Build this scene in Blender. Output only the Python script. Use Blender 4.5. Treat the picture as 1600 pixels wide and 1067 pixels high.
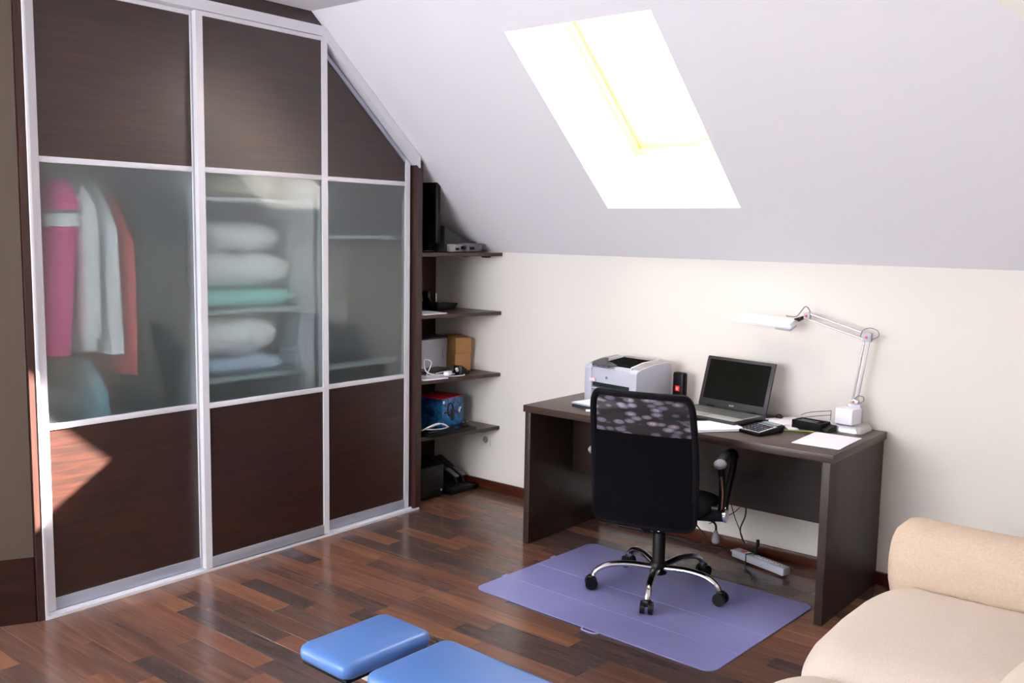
import bpy, bmesh, math, random
from mathutils import Vector, Matrix, Euler
random.seed(7)
for o in list(bpy.data.objects): bpy.data.objects.remove(o)
SC = bpy.context.scene
C = SC.collection
PI = math.pi
# ------------------------------------------------------------------ camera, world, sun, window fill light, exposure
cam = bpy.data.objects.new('camera', bpy.data.cameras.new('camera'))
C.objects.link(cam)
cam.location = (3.9432, -4.5751, 1.6573)
cam.rotation_euler = (1.4562, -0.0174, 0.6890)
cam.data.sensor_width = 36; cam.data.lens = 1490.6 / 1600 * 36
cam.data.clip_start = 0.02
SC.camera = cam
w = bpy.data.worlds.new('world'); SC.world = w; w.use_nodes = True
w.node_tree.nodes['Background'].inputs[0].default_value = (0.86, 0.93, 1.0, 1)
w.node_tree.nodes['Background'].inputs[1].default_value = 13.0
def light(name, kind, loc, energy, color=(1, 1, 1), **k):
    l = bpy.data.lights.new(name, kind); l.energy = energy; l.color = color
    for a, b in k.items(): setattr(l, a, b)
    o = bpy.data.objects.new(name, l); C.objects.link(o); o.location = loc
    return o
s = light('sun', 'SUN', (6, 6, 6), 185, (1.0, 0.93, 0.82), angle=0.009)
s.rotation_euler = Vector((-0.552, -1, -0.644)).to_track_quat('-Z', 'Y').to_euler()
# added fill light standing in for daylight at the unseen window_2
l2 = light('window_fill', 'AREA', (0.95, -6.13, 1.75), 96, (1.0, 0.975, 0.97), shape='RECTANGLE', size=2.9, size_y=1.5)
l2.rotation_euler = Vector((0, 1, 0)).to_track_quat('-Z', 'Y').to_euler()
SC.view_settings.view_transform = 'Standard'; SC.view_settings.look = 'None'
SC.view_settings.gamma = 1; SC.view_settings.use_curve_mapping = False
SC.view_settings.exposure = -0.06

# ------------------------------------------------------------------ materials
def srgb(r, g, b):
    f = lambda c: (c / 255 / 12.92) if c / 255 <= 0.04045 else ((c / 255 + 0.055) / 1.055) ** 2.4
    return (f(r), f(g), f(b), 1)
def mat(name, col, rough=0.5, metal=0.0, spec=0.5, coat=0.0, bump=None, emit=None, trans=0, noise=None, ior=1.45, sheen=0, coatr=0.03):
    m = bpy.data.materials.new(name); m.use_nodes = True
    nt = m.node_tree; p = nt.nodes['Principled BSDF']
    if len(col) == 3: col = srgb(*col)
    p.inputs['Base Color'].default_value = col
    p.inputs['Roughness'].default_value = rough; p.inputs['Metallic'].default_value = metal
    p.inputs['Specular IOR Level'].default_value = spec; p.inputs['Coat Weight'].default_value = coat
    p.inputs['Coat Roughness'].default_value = coatr
    p.inputs['Transmission Weight'].default_value = trans; p.inputs['IOR'].default_value = ior
    p.inputs['Sheen Weight'].default_value = sheen
    if emit:
        p.inputs['Emission Color'].default_value = emit[0]; p.inputs['Emission Strength'].default_value = emit[1]
    N = nt.nodes; L = nt.links
    if bump or noise:
        tc = N.new('ShaderNodeTexCoord')
        sc, st = bump or (60, 0.0)
        n = N.new('ShaderNodeTexNoise'); n.inputs['Scale'].default_value = sc; n.inputs['Detail'].default_value = 4
        L.new(tc.outputs['Object'], n.inputs['Vector'])
        if bump:
            b = N.new('ShaderNodeBump'); b.inputs['Strength'].default_value = st; b.inputs['Distance'].default_value = 0.003
            L.new(n.outputs['Fac'], b.inputs['Height']); L.new(b.outputs['Normal'], p.inputs['Normal'])
        if noise:
            n2 = N.new('ShaderNodeTexNoise'); n2.inputs['Scale'].default_value = noise[0]; n2.inputs['Detail'].default_value = 5
            L.new(tc.outputs['Object'], n2.inputs['Vector'])
            r = N.new('ShaderNodeValToRGB'); k = noise[1]
            r.color_ramp.elements[0].position = 0.3; r.color_ramp.elements[1].position = 0.7
            r.color_ramp.elements[0].color = (col[0] * (1 - k), col[1] * (1 - k), col[2] * (1 - k), 1)
            r.color_ramp.elements[1].color = (min(1, col[0] * (1 + k)), min(1, col[1] * (1 + k)), min(1, col[2] * (1 + k)), 1)
            L.new(n2.outputs['Fac'], r.inputs['Fac']); L.new(r.outputs['Color'], p.inputs['Base Color'])
    return m
def wood(name, a, b, scale=(1.2, 1.2, 22), rough=0.35, c=None, coat=0.0, bump=0.05, knots=0.0, spec=0.5, coatr=0.12):
    m = bpy.data.materials.new(name); m.use_nodes = True
    nt = m.node_tree; p = nt.nodes['Principled BSDF']; N = nt.nodes; L = nt.links
    tc = N.new('ShaderNodeTexCoord'); mp = N.new('ShaderNodeMapping'); mp.inputs['Scale'].default_value = scale
    oi = N.new('ShaderNodeObjectInfo'); ad = N.new('ShaderNodeVectorMath'); ad.operation = 'ADD'
    ml = N.new('ShaderNodeMath'); ml.operation = 'MULTIPLY'; ml.inputs[1].default_value = 37.0 if knots else 0.0
    L.new(oi.outputs['Random'], ml.inputs[0]); L.new(tc.outputs['Object'], ad.inputs[0]); L.new(ml.outputs[0], ad.inputs[1])
    L.new(ad.outputs[0], mp.inputs['Vector'])
    n = N.new('ShaderNodeTexNoise'); n.inputs['Scale'].default_value = 3; n.inputs['Detail'].default_value = 5 if knots else 8; n.inputs['Roughness'].default_value = 0.48 if knots else 0.62
    n.inputs['Distortion'].default_value = 0.6 + knots
    L.new(mp.outputs[0], n.inputs['Vector'])
    r = N.new('ShaderNodeValToRGB'); r.color_ramp.elements[0].position = 0.32; r.color_ramp.elements[1].position = 0.68
    r.color_ramp.elements[0].color = srgb(*a); r.color_ramp.elements[1].color = srgb(*b)
    L.new(n.outputs['Fac'], r.inputs['Fac'])
    out = r.outputs['Color']
    if c:   # broad figure: dark charred flames in the grain
        mp2 = N.new('ShaderNodeMapping'); mp2.inputs['Scale'].default_value = tuple(q * 0.35 for q in scale)
        L.new(ad.outputs[0], mp2.inputs['Vector'])
        n3 = N.new('ShaderNodeTexNoise'); n3.inputs['Scale'].default_value = 4; n3.inputs['Detail'].default_value = 3; n3.inputs['Distortion'].default_value = 0.4
        L.new(mp2.outputs[0], n3.inputs['Vector'])
        r3 = N.new('ShaderNodeValToRGB'); r3.color_ramp.elements[0].position = 0.42; r3.color_ramp.elements[1].position = 0.85
        L.new(n3.outputs['Fac'], r3.inputs['Fac'])
        mx = N.new('ShaderNodeMixRGB'); L.new(r3.outputs['Color'], mx.inputs[0]); L.new(out, mx.inputs[1]); mx.inputs[2].default_value = srgb(*c)
        out = mx.outputs[0]
    L.new(out, p.inputs['Base Color'])
    if bump:
        bp = N.new('ShaderNodeBump'); bp.inputs['Strength'].default_value = bump; bp.inputs['Distance'].default_value = 0.002
        L.new(n.outputs['Fac'], bp.inputs['Height']); L.new(bp.outputs['Normal'], p.inputs['Normal'])
    p.inputs['Roughness'].default_value = rough; p.inputs['Coat Weight'].default_value = coat; p.inputs['Coat Roughness'].default_value = coatr
    p.inputs['Specular IOR Level'].default_value = spec
    return m
M = {}
M['wall'] = mat('cream_wall_paint', (231, 226, 220), 0.9, bump=(90, 0.15), spec=0.2)
M['ceil'] = mat('lavender_white_ceiling_paint', (231, 229, 237), 0.92, bump=(90, 0.1), spec=0.2)
M['hip'] = mat('warm_white_ceiling_paint', (240, 238, 232), 0.92, spec=0.2)
M['reveal'] = mat('white_reveal_paint', (245, 243, 240), 0.8)
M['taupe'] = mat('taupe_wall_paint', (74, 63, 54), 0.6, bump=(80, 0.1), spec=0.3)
M['wenge'] = wood('dark_wenge_laminate', (32, 11, 6), (58, 25, 15), (1, 1.6, 26), 0.4, c=(24, 8, 5), spec=0.5, coat=0.55, coatr=0.26, bump=0.015)
M['wenge_v'] = wood('dark_wenge_upright', (40, 21, 18), (66, 38, 32), (26, 26, 1.2), 0.4)
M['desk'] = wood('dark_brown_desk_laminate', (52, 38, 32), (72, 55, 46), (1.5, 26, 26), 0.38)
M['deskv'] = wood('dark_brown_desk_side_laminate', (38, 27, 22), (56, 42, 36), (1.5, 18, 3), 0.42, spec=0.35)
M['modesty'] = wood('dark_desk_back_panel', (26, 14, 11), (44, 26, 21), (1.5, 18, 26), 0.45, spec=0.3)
M['skirt'] = wood('reddish_brown_skirting', (58, 25, 16), (84, 38, 24), (1.3, 20, 20), 0.3)
M['floorrefl'] = wood('dark_floor_reflection_left', (24, 10, 8), (42, 19, 14), (1.3, 1.3, 20), 0.2)  # dark band colour imitating the floor mirrored in the left wall
M['alu'] = mat('silver_white_aluminium', (226, 225, 233), 0.35, metal=0.1, spec=0.6)
M['alud'] = mat('silver_grey_aluminium', (172, 176, 190), 0.4, metal=0.4)
M['white'] = mat('white_lacquer', (240, 240, 243), 0.35)
M['carc'] = mat('grey_carcass_board', (172, 180, 182), 0.7)
M['black'] = mat('black_plastic', (7, 7, 9), 0.45, spec=0.35)
M['blackg'] = mat('black_gloss_plastic', (8, 8, 10), 0.15)
M['dgrey'] = mat('dark_grey_plastic', (52, 54, 58), 0.45)
M['grey'] = mat('mid_grey_plastic', (128, 130, 138), 0.45)
M['lgrey'] = mat('light_grey_plastic', (184, 186, 200), 0.45)
M['pgrey'] = mat('printer_top_grey_plastic', (152, 146, 146), 0.5)
M['chrome'] = mat('chrome', (225, 222, 224), 0.12, metal=1.0)
M['silver'] = mat('silver_paint', (196, 194, 198), 0.3, metal=0.55)
M['paper'] = mat('white_paper', (244, 242, 252), 0.85)
M['cable'] = mat('black_rubber', (18, 16, 18), 0.6)
M['wcable'] = mat('white_cable_rubber', (232, 230, 236), 0.5)
M['card'] = mat('brown_cardboard', (178, 132, 84), 0.85, noise=(14, 0.08))
M['sofa'] = mat('cream_woven_upholstery', (214, 200, 188), 0.95, bump=(420, 0.35), noise=(160, 0.05), spec=0.15)
M['sofaarm'] = mat('beige_ribbed_upholstery', (208, 188, 168), 0.95, bump=(380, 0.5), noise=(120, 0.07), spec=0.15)
M['blue'] = mat('blue_vinyl', (82, 122, 186), 0.3, bump=(300, 0.08), spec=0.6)
M['bench'] = mat('off_white_powder_coat', (206, 208, 204), 0.4)
M['mat'] = mat('lilac_plastic_mat', (134, 134, 186), 0.33, noise=(3, 0.06), spec=0.5)
M['matline'] = mat('pale_fold_crease_plastic', (150, 150, 200), 0.4)
M['pine'] = mat('pale_pine_window_wood', (238, 187, 142), 0.45)
M['red'] = mat('red_print', (190, 40, 48), 0.5)
M['redled'] = mat('red_lit_badge', (230, 30, 30), 0.4, emit=((1, 0.03, 0.02, 1), 0.35))
M['teal'] = mat('dark_teal_plastic', (16, 30, 34), 0.4)
M['screen'] = mat('black_screen_glass', (9, 10, 6), 0.3, spec=0.2)
M['green'] = mat('yellow_green_pencil_paint', (150, 160, 90), 0.5)
M['pink'] = mat('pink_jersey', (238, 70, 150), 0.9)
M['coral'] = mat('coral_cloth', (214, 84, 84), 0.9)
M['wcloth'] = mat('white_cotton_cloth', (248, 246, 248), 0.9)
M['gcloth'] = mat('charcoal_wool_cloth', (44, 58, 64), 0.95)
M['bcloth'] = mat('pale_blue_cloth', (120, 176, 190), 0.9)
M['aqua'] = mat('aqua_cloth', (150, 226, 216), 0.9)
M['lens'] = mat('spectacle_lens', (250, 250, 250), 0.05, trans=1.0, ior=1.1)
M['cushc'] = mat('rear_cushion_upholstery', (222, 208, 194), 0.95, bump=(420, 0.35), spec=0.15)
# frosted door glass: rough refraction with a clear polished outer face
def frosted():
    m = mat('frosted_sea_green_glass', (0.86, 0.97, 0.985, 1), 0.30, trans=0.965, ior=1.15, coat=1.0)
    m.node_tree.nodes['Principled BSDF'].inputs['Coat IOR'].default_value = 1.6
    return m
M['frost'] = frosted()
def pane():
    m = bpy.data.materials.new('clear_window_glass'); m.use_nodes = True
    N = m.node_tree.nodes; L = m.node_tree.links; N.clear()
    o = N.new('ShaderNodeOutputMaterial'); t = N.new('ShaderNodeBsdfTransparent'); g = N.new('ShaderNodeBsdfGlossy')
    g.inputs['Roughness'].default_value = 0.02; f = N.new('ShaderNodeValue'); f.outputs[0].default_value = 0.06
    x = N.new('ShaderNodeMixShader'); L.new(f.outputs[0], x.inputs[0]); L.new(t.outputs[0], x.inputs[1]); L.new(g.outputs[0], x.inputs[2])
    L.new(x.outputs[0], o.inputs[0]); return m
M['pane'] = pane()
def mesh_fabric():   # half-open cells; the lavender cells paint the fabric's sheen into the colour
    m = bpy.data.materials.new('black_mesh_fabric'); m.use_nodes = True
    N = m.node_tree.nodes; L = m.node_tree.links; p = N['Principled BSDF']; o = N['Material Output']
    p.inputs['Base Color'].default_value = srgb(14, 9, 20); p.inputs['Roughness'].default_value = 0.7
    tc = N.new('ShaderNodeTexCoord'); mp = N.new('ShaderNodeMapping'); mp.inputs['Scale'].default_value = (0.8, 1, 1.9); mp.inputs['Rotation'].default_value = (0, 0.5, 0)
    L.new(tc.outputs['Object'], mp.inputs[0])
    v = N.new('ShaderNodeTexVoronoi'); v.inputs['Scale'].default_value = 21; v.inputs['Randomness'].default_value = 0.75
    L.new(mp.outputs[0], v.inputs['Vector'])
    r = N.new('ShaderNodeValToRGB'); r.color_ramp.elements[0].position = 0.15; r.color_ramp.elements[1].position = 0.5
    r.color_ramp.elements[0].color = (0.5, 0.5, 0.5, 1); r.color_ramp.elements[1].color = (0.06, 0.06, 0.06, 1)
    L.new(v.outputs['Distance'], r.inputs[0])
    k = N.new('ShaderNodeValToRGB'); k.color_ramp.elements[0].position = 0.12; k.color_ramp.elements[1].position = 0.5
    k.color_ramp.elements[0].color = srgb(150, 140, 166); k.color_ramp.elements[1].color = srgb(14, 9, 20)
    L.new(v.outputs['Distance'], k.inputs[0]); L.new(k.outputs[0], p.inputs['Base Color'])
    t = N.new('ShaderNodeBsdfTransparent'); x = N.new('ShaderNodeMixShader')
    L.new(r.outputs[0], x.inputs[0]); L.new(p.outputs[0], x.inputs[1]); L.new(t.outputs[0], x.inputs[2]); L.new(x.outputs[0], o.inputs[0])
    return m
M['mesh'] = mesh_fabric()
M['backcloth'] = mat('black_chair_cloth', (11, 9, 16), 0.8, bump=(500, 0.3), spec=0.2)
M['seatcloth'] = mat('black_seat_cloth', (10, 10, 18), 0.8, bump=(500, 0.3), spec=0.2)
def bluebox():
    m = bpy.data.materials.new('blue_printed_card'); m.use_nodes = True
    N = m.node_tree.nodes; L = m.node_tree.links; p = N['Principled BSDF']; p.inputs['Roughness'].default_value = 0.35
    tc = N.new('ShaderNodeTexCoord'); n = N.new('ShaderNodeTexNoise'); n.inputs['Scale'].default_value = 16; n.inputs['Distortion'].default_value = 1.5
    L.new(tc.outputs['Object'], n.inputs['Vector']); r = N.new('ShaderNodeValToRGB')
    r.color_ramp.elements[0].position = 0.35; r.color_ramp.elements[0].color = srgb(14, 40, 92)
    r.color_ramp.elements[1].position = 0.75; r.color_ramp.elements[1].color = srgb(40, 128, 190)
    L.new(n.outputs['Fac'], r.inputs[0]); L.new(r.outputs[0], p.inputs['Base Color']); return m
M['bluebox'] = bluebox()

# ------------------------------------------------------------------ mesh helpers
class B:
    def __init__(s): s.bm = bmesh.new()
    def _xf(s, vs, m): bmesh.ops.transform(s.bm, matrix=m, verts=vs)
    def box(s, x0, x1, y0, y1, z0, z1, bev=0, seg=2, rot=None):
        r = bmesh.ops.create_cube(s.bm, size=1)
        vs = r['verts']; c = Vector(((x0 + x1) / 2, (y0 + y1) / 2, (z0 + z1) / 2))
        m = Matrix.Translation(c) @ (Euler(rot).to_matrix().to_4x4() if rot else Matrix()) @ Matrix.Diagonal((abs(x1 - x0), abs(y1 - y0), abs(z1 - z0), 1))
        s._xf(vs, m)
        if bev:
            es = list({e for v in vs for e in v.link_edges})
            bmesh.ops.bevel(s.bm, geom=es, offset=bev, segments=seg, affect='EDGES', profile=0.5)
        return s
    def prism(s, pts, off, bev=0, seg=2):
        """polygon pts (3-D) extruded by vector off"""
        vs = [s.bm.verts.new(p) for p in pts]; f = s.bm.faces.new(vs)
        r = bmesh.ops.extrude_face_region(s.bm, geom=[f]); nv = [v for v in r['geom'] if isinstance(v, bmesh.types.BMVert)]
        bmesh.ops.translate(s.bm, vec=off, verts=nv)
        allv = vs + nv
        bmesh.ops.recalc_face_normals(s.bm, faces=list({f for v in allv for f in v.link_faces}))
        if bev:
            bmesh.ops.bevel(s.bm, geom=list({e for v in allv for e in v.link_edges}), offset=bev, segments=seg, affect='EDGES', profile=0.5)
        return s
    def cone(s, p0, p1, r0, r1=None, seg=20, cap=True):
        r1 = r0 if r1 is None else r1
        p0 = Vector(p0); p1 = Vector(p1); d = p1 - p0
        q = d.to_track_quat('Z', 'Y').to_matrix().to_4x4()
        r = bmesh.ops.create_cone(s.bm, cap_ends=cap, segments=seg, radius1=r0, radius2=r1, depth=d.length)
        s._xf(r['verts'], Matrix.Translation((p0 + p1) / 2) @ q); return s
    def tube(s, pts, r, seg=8, closed=False, rad=None, flat=1.0):
        pts = [Vector(p) for p in pts]; n = len(pts); rings = []; up = None
        for i, p in enumerate(pts):
            a = pts[(i - 1) % n] if (i > 0 or closed) else p; b = pts[(i + 1) % n] if (i < n - 1 or closed) else p
            t = (b - a).normalized()
            if up is None: up = Vector((0, 0, 1)) if abs(t.z) < 0.9 else Vector((1, 0, 0))
            sd = t.cross(up).normalized(); up = sd.cross(t).normalized()
            R = rad[i] if rad else r
            rings.append([s.bm.verts.new(p + sd * (math.cos(k * 2 * PI / seg) * R) + up * (math.sin(k * 2 * PI / seg) * R * flat)) for k in range(seg)])
        m = n if closed else n - 1
        for i in range(m):
            A, D = rings[i], rings[(i + 1) % n]
            for k in range(seg): s.bm.faces.new((A[k], A[(k + 1) % seg], D[(k + 1) % seg], D[k]))
        if not closed:
            s.bm.faces.new(rings[0][::-1]); s.bm.faces.new(rings[-1])
        return s
    def lathe(s, prof, c=(0, 0, 0), seg=28):
        rings = [[s.bm.verts.new((c[0] + r * math.cos(k * 2 * PI / seg), c[1] + r * math.sin(k * 2 * PI / seg), c[2] + z)) for k in range(seg)] for r, z in prof]
        for A, D in zip(rings, rings[1:]):
            for k in range(seg): s.bm.faces.new((A[k], A[(k + 1) % seg], D[(k + 1) % seg], D[k]))
        s.bm.faces.new(rings[0][::-1]); s.bm.faces.new(rings[-1]); return s
    def sphere(s, c, r, seg=16, sc=(1, 1, 1)):
        q = bmesh.ops.create_uvsphere(s.bm, u_segments=seg, v_segments=seg // 2, radius=r)
        s._xf(q['verts'], Matrix.Translation(c) @ Matrix.Diagonal((*sc, 1))); return s
    def grid(s, nu, nv, fn):
        vs = [[s.bm.verts.new(fn(i / nu, j / nv)) for j in range(nv + 1)] for i in range(nu + 1)]
        for i in range(nu):
            for j in range(nv): s.bm.faces.new((vs[i][j], vs[i + 1][j], vs[i + 1][j + 1], vs[i][j + 1]))
        return s
def smooth_pts(pts, k=6, closed=False):
    P = [Vector(p) for p in pts]; n = len(P); out = []
    for i in range(n if closed else n - 1):
        if closed: a, b, c, d = P[(i - 1) % n], P[i], P[(i + 1) % n], P[(i + 2) % n]
        else: a, b, c, d = P[max(i - 1, 0)], P[i], P[i + 1], P[min(i + 2, n - 1)]
        for j in range(k):
            t = j / k
            out.append(0.5 * ((2 * b) + (c - a) * t + (2 * a - 5 * b + 4 * c - d) * t * t + (3 * b - a - 3 * c + d) * t ** 3))
    if not closed: out.append(P[-1])
    return out
def obj(name, b, m, parent=None, label=None, smooth=True, ang=35, kind=None, mats=None):
    me = bpy.data.meshes.new(name)
    bmesh.ops.recalc_face_normals(b.bm, faces=b.bm.faces)
    if smooth:
        ca = math.radians(ang)
        for f in b.bm.faces: f.smooth = True
        for e in b.bm.edges:
            e.smooth = len(e.link_faces) == 2 and e.calc_face_angle(0) < ca
    b.bm.to_mesh(me); b.bm.free()
    for q in (mats or [m]): me.materials.append(q)
    o = bpy.data.objects.new(name, me); C.objects.link(o)
    if parent: o.parent = parent
    if label: o['label'] = label
    if kind: o['kind'] = kind
    return o
def thing(name, label, cat, loc=(0, 0, 0), rz=0, group=None):
    o = bpy.data.objects.new(name, None); o.empty_display_size = 0.1; C.objects.link(o)
    o.location = loc; o.rotation_euler = (0, 0, rz); o['label'] = label; o['category'] = cat; o['kind'] = 'thing'
    if group: o['group'] = group
    return o
def tag(o, label, cat, group=None, loc=None, rz=0):
    o['label'] = label; o['category'] = cat; o['kind'] = 'thing'
    if group: o['group'] = group
    if loc: o.location = loc
    o.rotation_euler = (0, 0, rz); return o
def struct(name, b, m, parent=None, label=None, **k):
    o = obj(name, b, m, parent, label, **k)
    if not parent: o['kind'] = 'structure'
    return o
def text(body, size, m, parent, loc, rot, name='lettering', depth=0.0006):
    cu = bpy.data.curves.new(name, 'FONT'); cu.body = body; cu.size = size; cu.extrude = depth
    cu.align_x = 'CENTER'; cu.align_y = 'CENTER'
    t = bpy.data.objects.new(name, cu); C.objects.link(t)
    dg = bpy.context.evaluated_depsgraph_get(); me = bpy.data.meshes.new_from_object(t.evaluated_get(dg))
    bpy.data.objects.remove(t); me.materials.clear(); me.materials.append(m)
    o = bpy.data.objects.new(name, me); C.objects.link(o); o.parent = parent; o.location = loc; o.rotation_euler = rot
    return o

# ------------------------------------------------------------------ room shell
HK, SL = 1.5283, 0.8679
zs = lambda y: HK - SL * y
nrm = Vector((0, SL, 1)).normalized()
XL, XR, YF, YB = -0.66, 4.6, -6.2, 0.0
ZF = 2.743; YC = -(ZF - HK) / SL
SX0, SX1, SYT, SYB = 1.0796, 1.8465, -1.1797, -0.3002

# floor: a slab carrying individual laminate strips that run along x
fl = struct('floor', B().box(XL, XR, YF, YB, -0.10, -0.009), mat('floor_underlay', (30, 16, 12), 0.8), smooth=False)
tones = [((110, 74, 60), (128, 88, 71), (94, 62, 52)), ((92, 66, 58), (108, 79, 68), (77, 56, 51)), ((73, 58, 56), (87, 69, 65), (61, 49, 49)),
         ((118, 80, 62), (138, 97, 76), (102, 68, 55)), ((98, 68, 57), (116, 82, 68), (81, 58, 51)), ((84, 63, 57), (99, 76, 67), (70, 53, 50))]
PM = [wood('walnut_laminate_strip_tone', a, b, (0.9, 12, 5), 0.2, c=c, bump=0.0, knots=0.5, spec=0.6) for a, b, c in tones]
W = 0.0940; pieces = []
j0 = math.floor((YF + 2.139) / W) ; j1 = math.ceil((0 + 2.139) / W)
fixed = {}
for j in range(j0, j1):
    ya, yb = -2.139 + j * W, -2.139 + (j + 1) * W
    ya, yb = max(ya, YF), min(yb, YB)
    if yb - ya < 0.005: continue
    x = XL + random.uniform(-0.6, 0); last = -1
    while x < XR:
        L_ = random.choice((0.46, 0.55, 0.64, 0.72, 0.85))
        a, b_ = max(x, XL), min(x + L_, XR); x += L_
        if b_ - a < 0.02: continue
        t = random.choice([q for q in range(6) if q != last]); last = t
        pieces.append((a, b_, ya, yb, t))
def vis(p):
    cx, cy = (p[0] + p[1]) / 2, (p[2] + p[3]) / 2
    v = cam.rotation_euler.to_matrix().transposed() @ (Vector((cx, cy, 0)) - cam.location)
    if v.z > -0.3: return 99
    u, q = v.x / -v.z, v.y / -v.z
    hid = (cx < -0.02 and -2.85 < cy < -0.66) or (cx < -0.45) or (cx > 2.9)
    if abs(u) > 0.60 or q < -0.42 or hid: return 50 - v.z
    return -v.z
pieces.sort(key=vis)
seen = [p for p in pieces if vis(p) < 40][:300]
rest = [p for p in pieces if p not in seen]
cache = {}
G = 0.0006
for (a, b_, ya, yb, t) in seen:
    key = (round(b_ - a, 3), round(yb - ya, 3), t)
    if key not in cache:
        q = B().box(0, b_ - a - G, 0, yb - ya - G, -0.009, 0, bev=0.0008, seg=1)
        o = obj('plank', q, PM[t], fl); cache[key] = o.data
    else:
        o = bpy.data.objects.new('plank', cache[key]); C.objects.link(o); o.parent = fl
    o.location = (a, ya, 0)
q = B()
for (a, b_, ya, yb, t) in rest:
    n0 = len(q.bm.faces); q.box(a, b_ - G, ya, yb - G, -0.009, 0); q.bm.faces.ensure_lookup_table()
    for f in q.bm.faces[n0:]: f.material_index = t
obj('plank', q, None, fl, kind='stuff', mats=PM, smooth=False, label='remaining laminate strips at the room edges')

T = 0.12
struct('wall_back', B().prism([(XL - T, 0, -0.1), (XR + T, 0, -0.1), (XR + T, 0, 1.34), (XR, 0, HK - 0.3 * (XR - 4.05)), (4.05, 0, HK), (XL - T, 0, HK)], Vector((0, T, 0))), M['wall'], smooth=False)
struct('wall_left', B().box(XL - T, XL, YF, 0, -0.1, ZF + 0.1), M['wall'], smooth=False)
struct('wall_right', B().box(XR, XR + T, YF, 0, -0.1, ZF + 0.1), M['wall'], smooth=False)
b = B()
b.box(XL - T, -0.55, YF - T, YF, -0.1, ZF + 0.1).box(2.45, XR + T, YF - T, YF, -0.1, ZF + 0.1).box(-0.55, 2.45, YF - T, YF, -0.1, 0.95).box(-0.55, 2.45, YF - T, YF, 2.55, ZF + 0.1)
struct('wall_front', b, M['wall'], smooth=False)
def flat_window(name, label, x0, x1, z0, z1, y=None, xw=None, n=3):
    r = bpy.data.objects.new(name, None); C.objects.link(r); r['kind'] = 'structure'
    f = B(); d = 0.05
    def bar(a0, a1, c0, c1):
        if y is not None: f.box(a0, a1, y - d, y, c0, c1, bev=0.006)
        else: f.box(xw, xw + d, a0, a1, c0, c1, bev=0.006)
    bar(x0, x1, z0, z0 + 0.06); bar(x0, x1, z1 - 0.06, z1)
    for i in range(n + 1):
        xx = x0 + (x1 - x0 - 0.06) * i / n; bar(xx, xx + 0.06, z0, z1)
    obj('window_frame', f, M['white'], r)
    for i in range(n):
        a = x0 + (x1 - x0 - 0.06) * i / n + 0.06; c = x0 + (x1 - x0 - 0.06) * (i + 1) / n
        g = B()
        if y is not None: g.box(a, c, y - 0.03, y - 0.024, z0 + 0.06, z1 - 0.06)
        else: g.box(xw + 0.024, xw + 0.03, a, c, z0 + 0.06, z1 - 0.06)
        obj('pane', g, M['pane'], r, smooth=False)
flat_window('window_2', '', -0.55, 2.45, 0.95, 2.55, y=YF - 0.03)

# ceilings: sloped face with the skylight opening, hip face on the right, flat ceiling
def S(x, y, d=0): return Vector((x, y, zs(y))) + nrm * d
ctop = (2.785, YC); clow = (4.05, 0.0)
cr = lambda y: ctop[0] + (y - YC) / (0 - YC) * (clow[0] - ctop[0])
b = B()
def sp(pts, th=0.10):
    b.prism([S(x, y) for x, y in pts], nrm * th)
sp([(XL - T, YC), (SX0, YC), (SX0, 0), (XL - T, 0)])
sp([(SX0, YC), (SX1, YC), (SX1, SYT), (SX0, SYT)])
sp([(SX0, SYB), (SX1, SYB), (SX1, 0), (SX0, 0)])
sp([(SX1, YC), ctop, clow, (SX1, 0)])
struct('ceiling', b, M['ceil'], smooth=False)
HB = (ZF - HK - 0.3 * (clow[0] - ctop[0])) / (clow[1] - ctop[1])
hz = lambda x, y: ZF - 0.3 * (x - ctop[0]) - HB * (y - ctop[1])
hyF = lambda x: ctop[1] - 0.3 / HB * (x - ctop[0])
hp = [(ctop[0], ctop[1]), (clow[0], clow[1]), (XR + T, 0), (XR + T, hyF(XR + T))]
struct('trim_1', B().prism([Vector((x, y, hz(x, y))) for x, y in hp], Vector((0, 0, 0.1))), M['hip'], smooth=False, label='warm white hip face of the ceiling')
struct('trim_2', B().prism([Vector(p) for p in ((XL - T, YF - T, ZF), (XR + T, YF - T, ZF), (XR + T, hyF(XR + T), ZF), (ctop[0], ctop[1], ZF), (XL - T, YC, ZF))], Vector((0, 0, 0.1))), M['ceil'], smooth=False, label='flat white ceiling')

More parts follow.
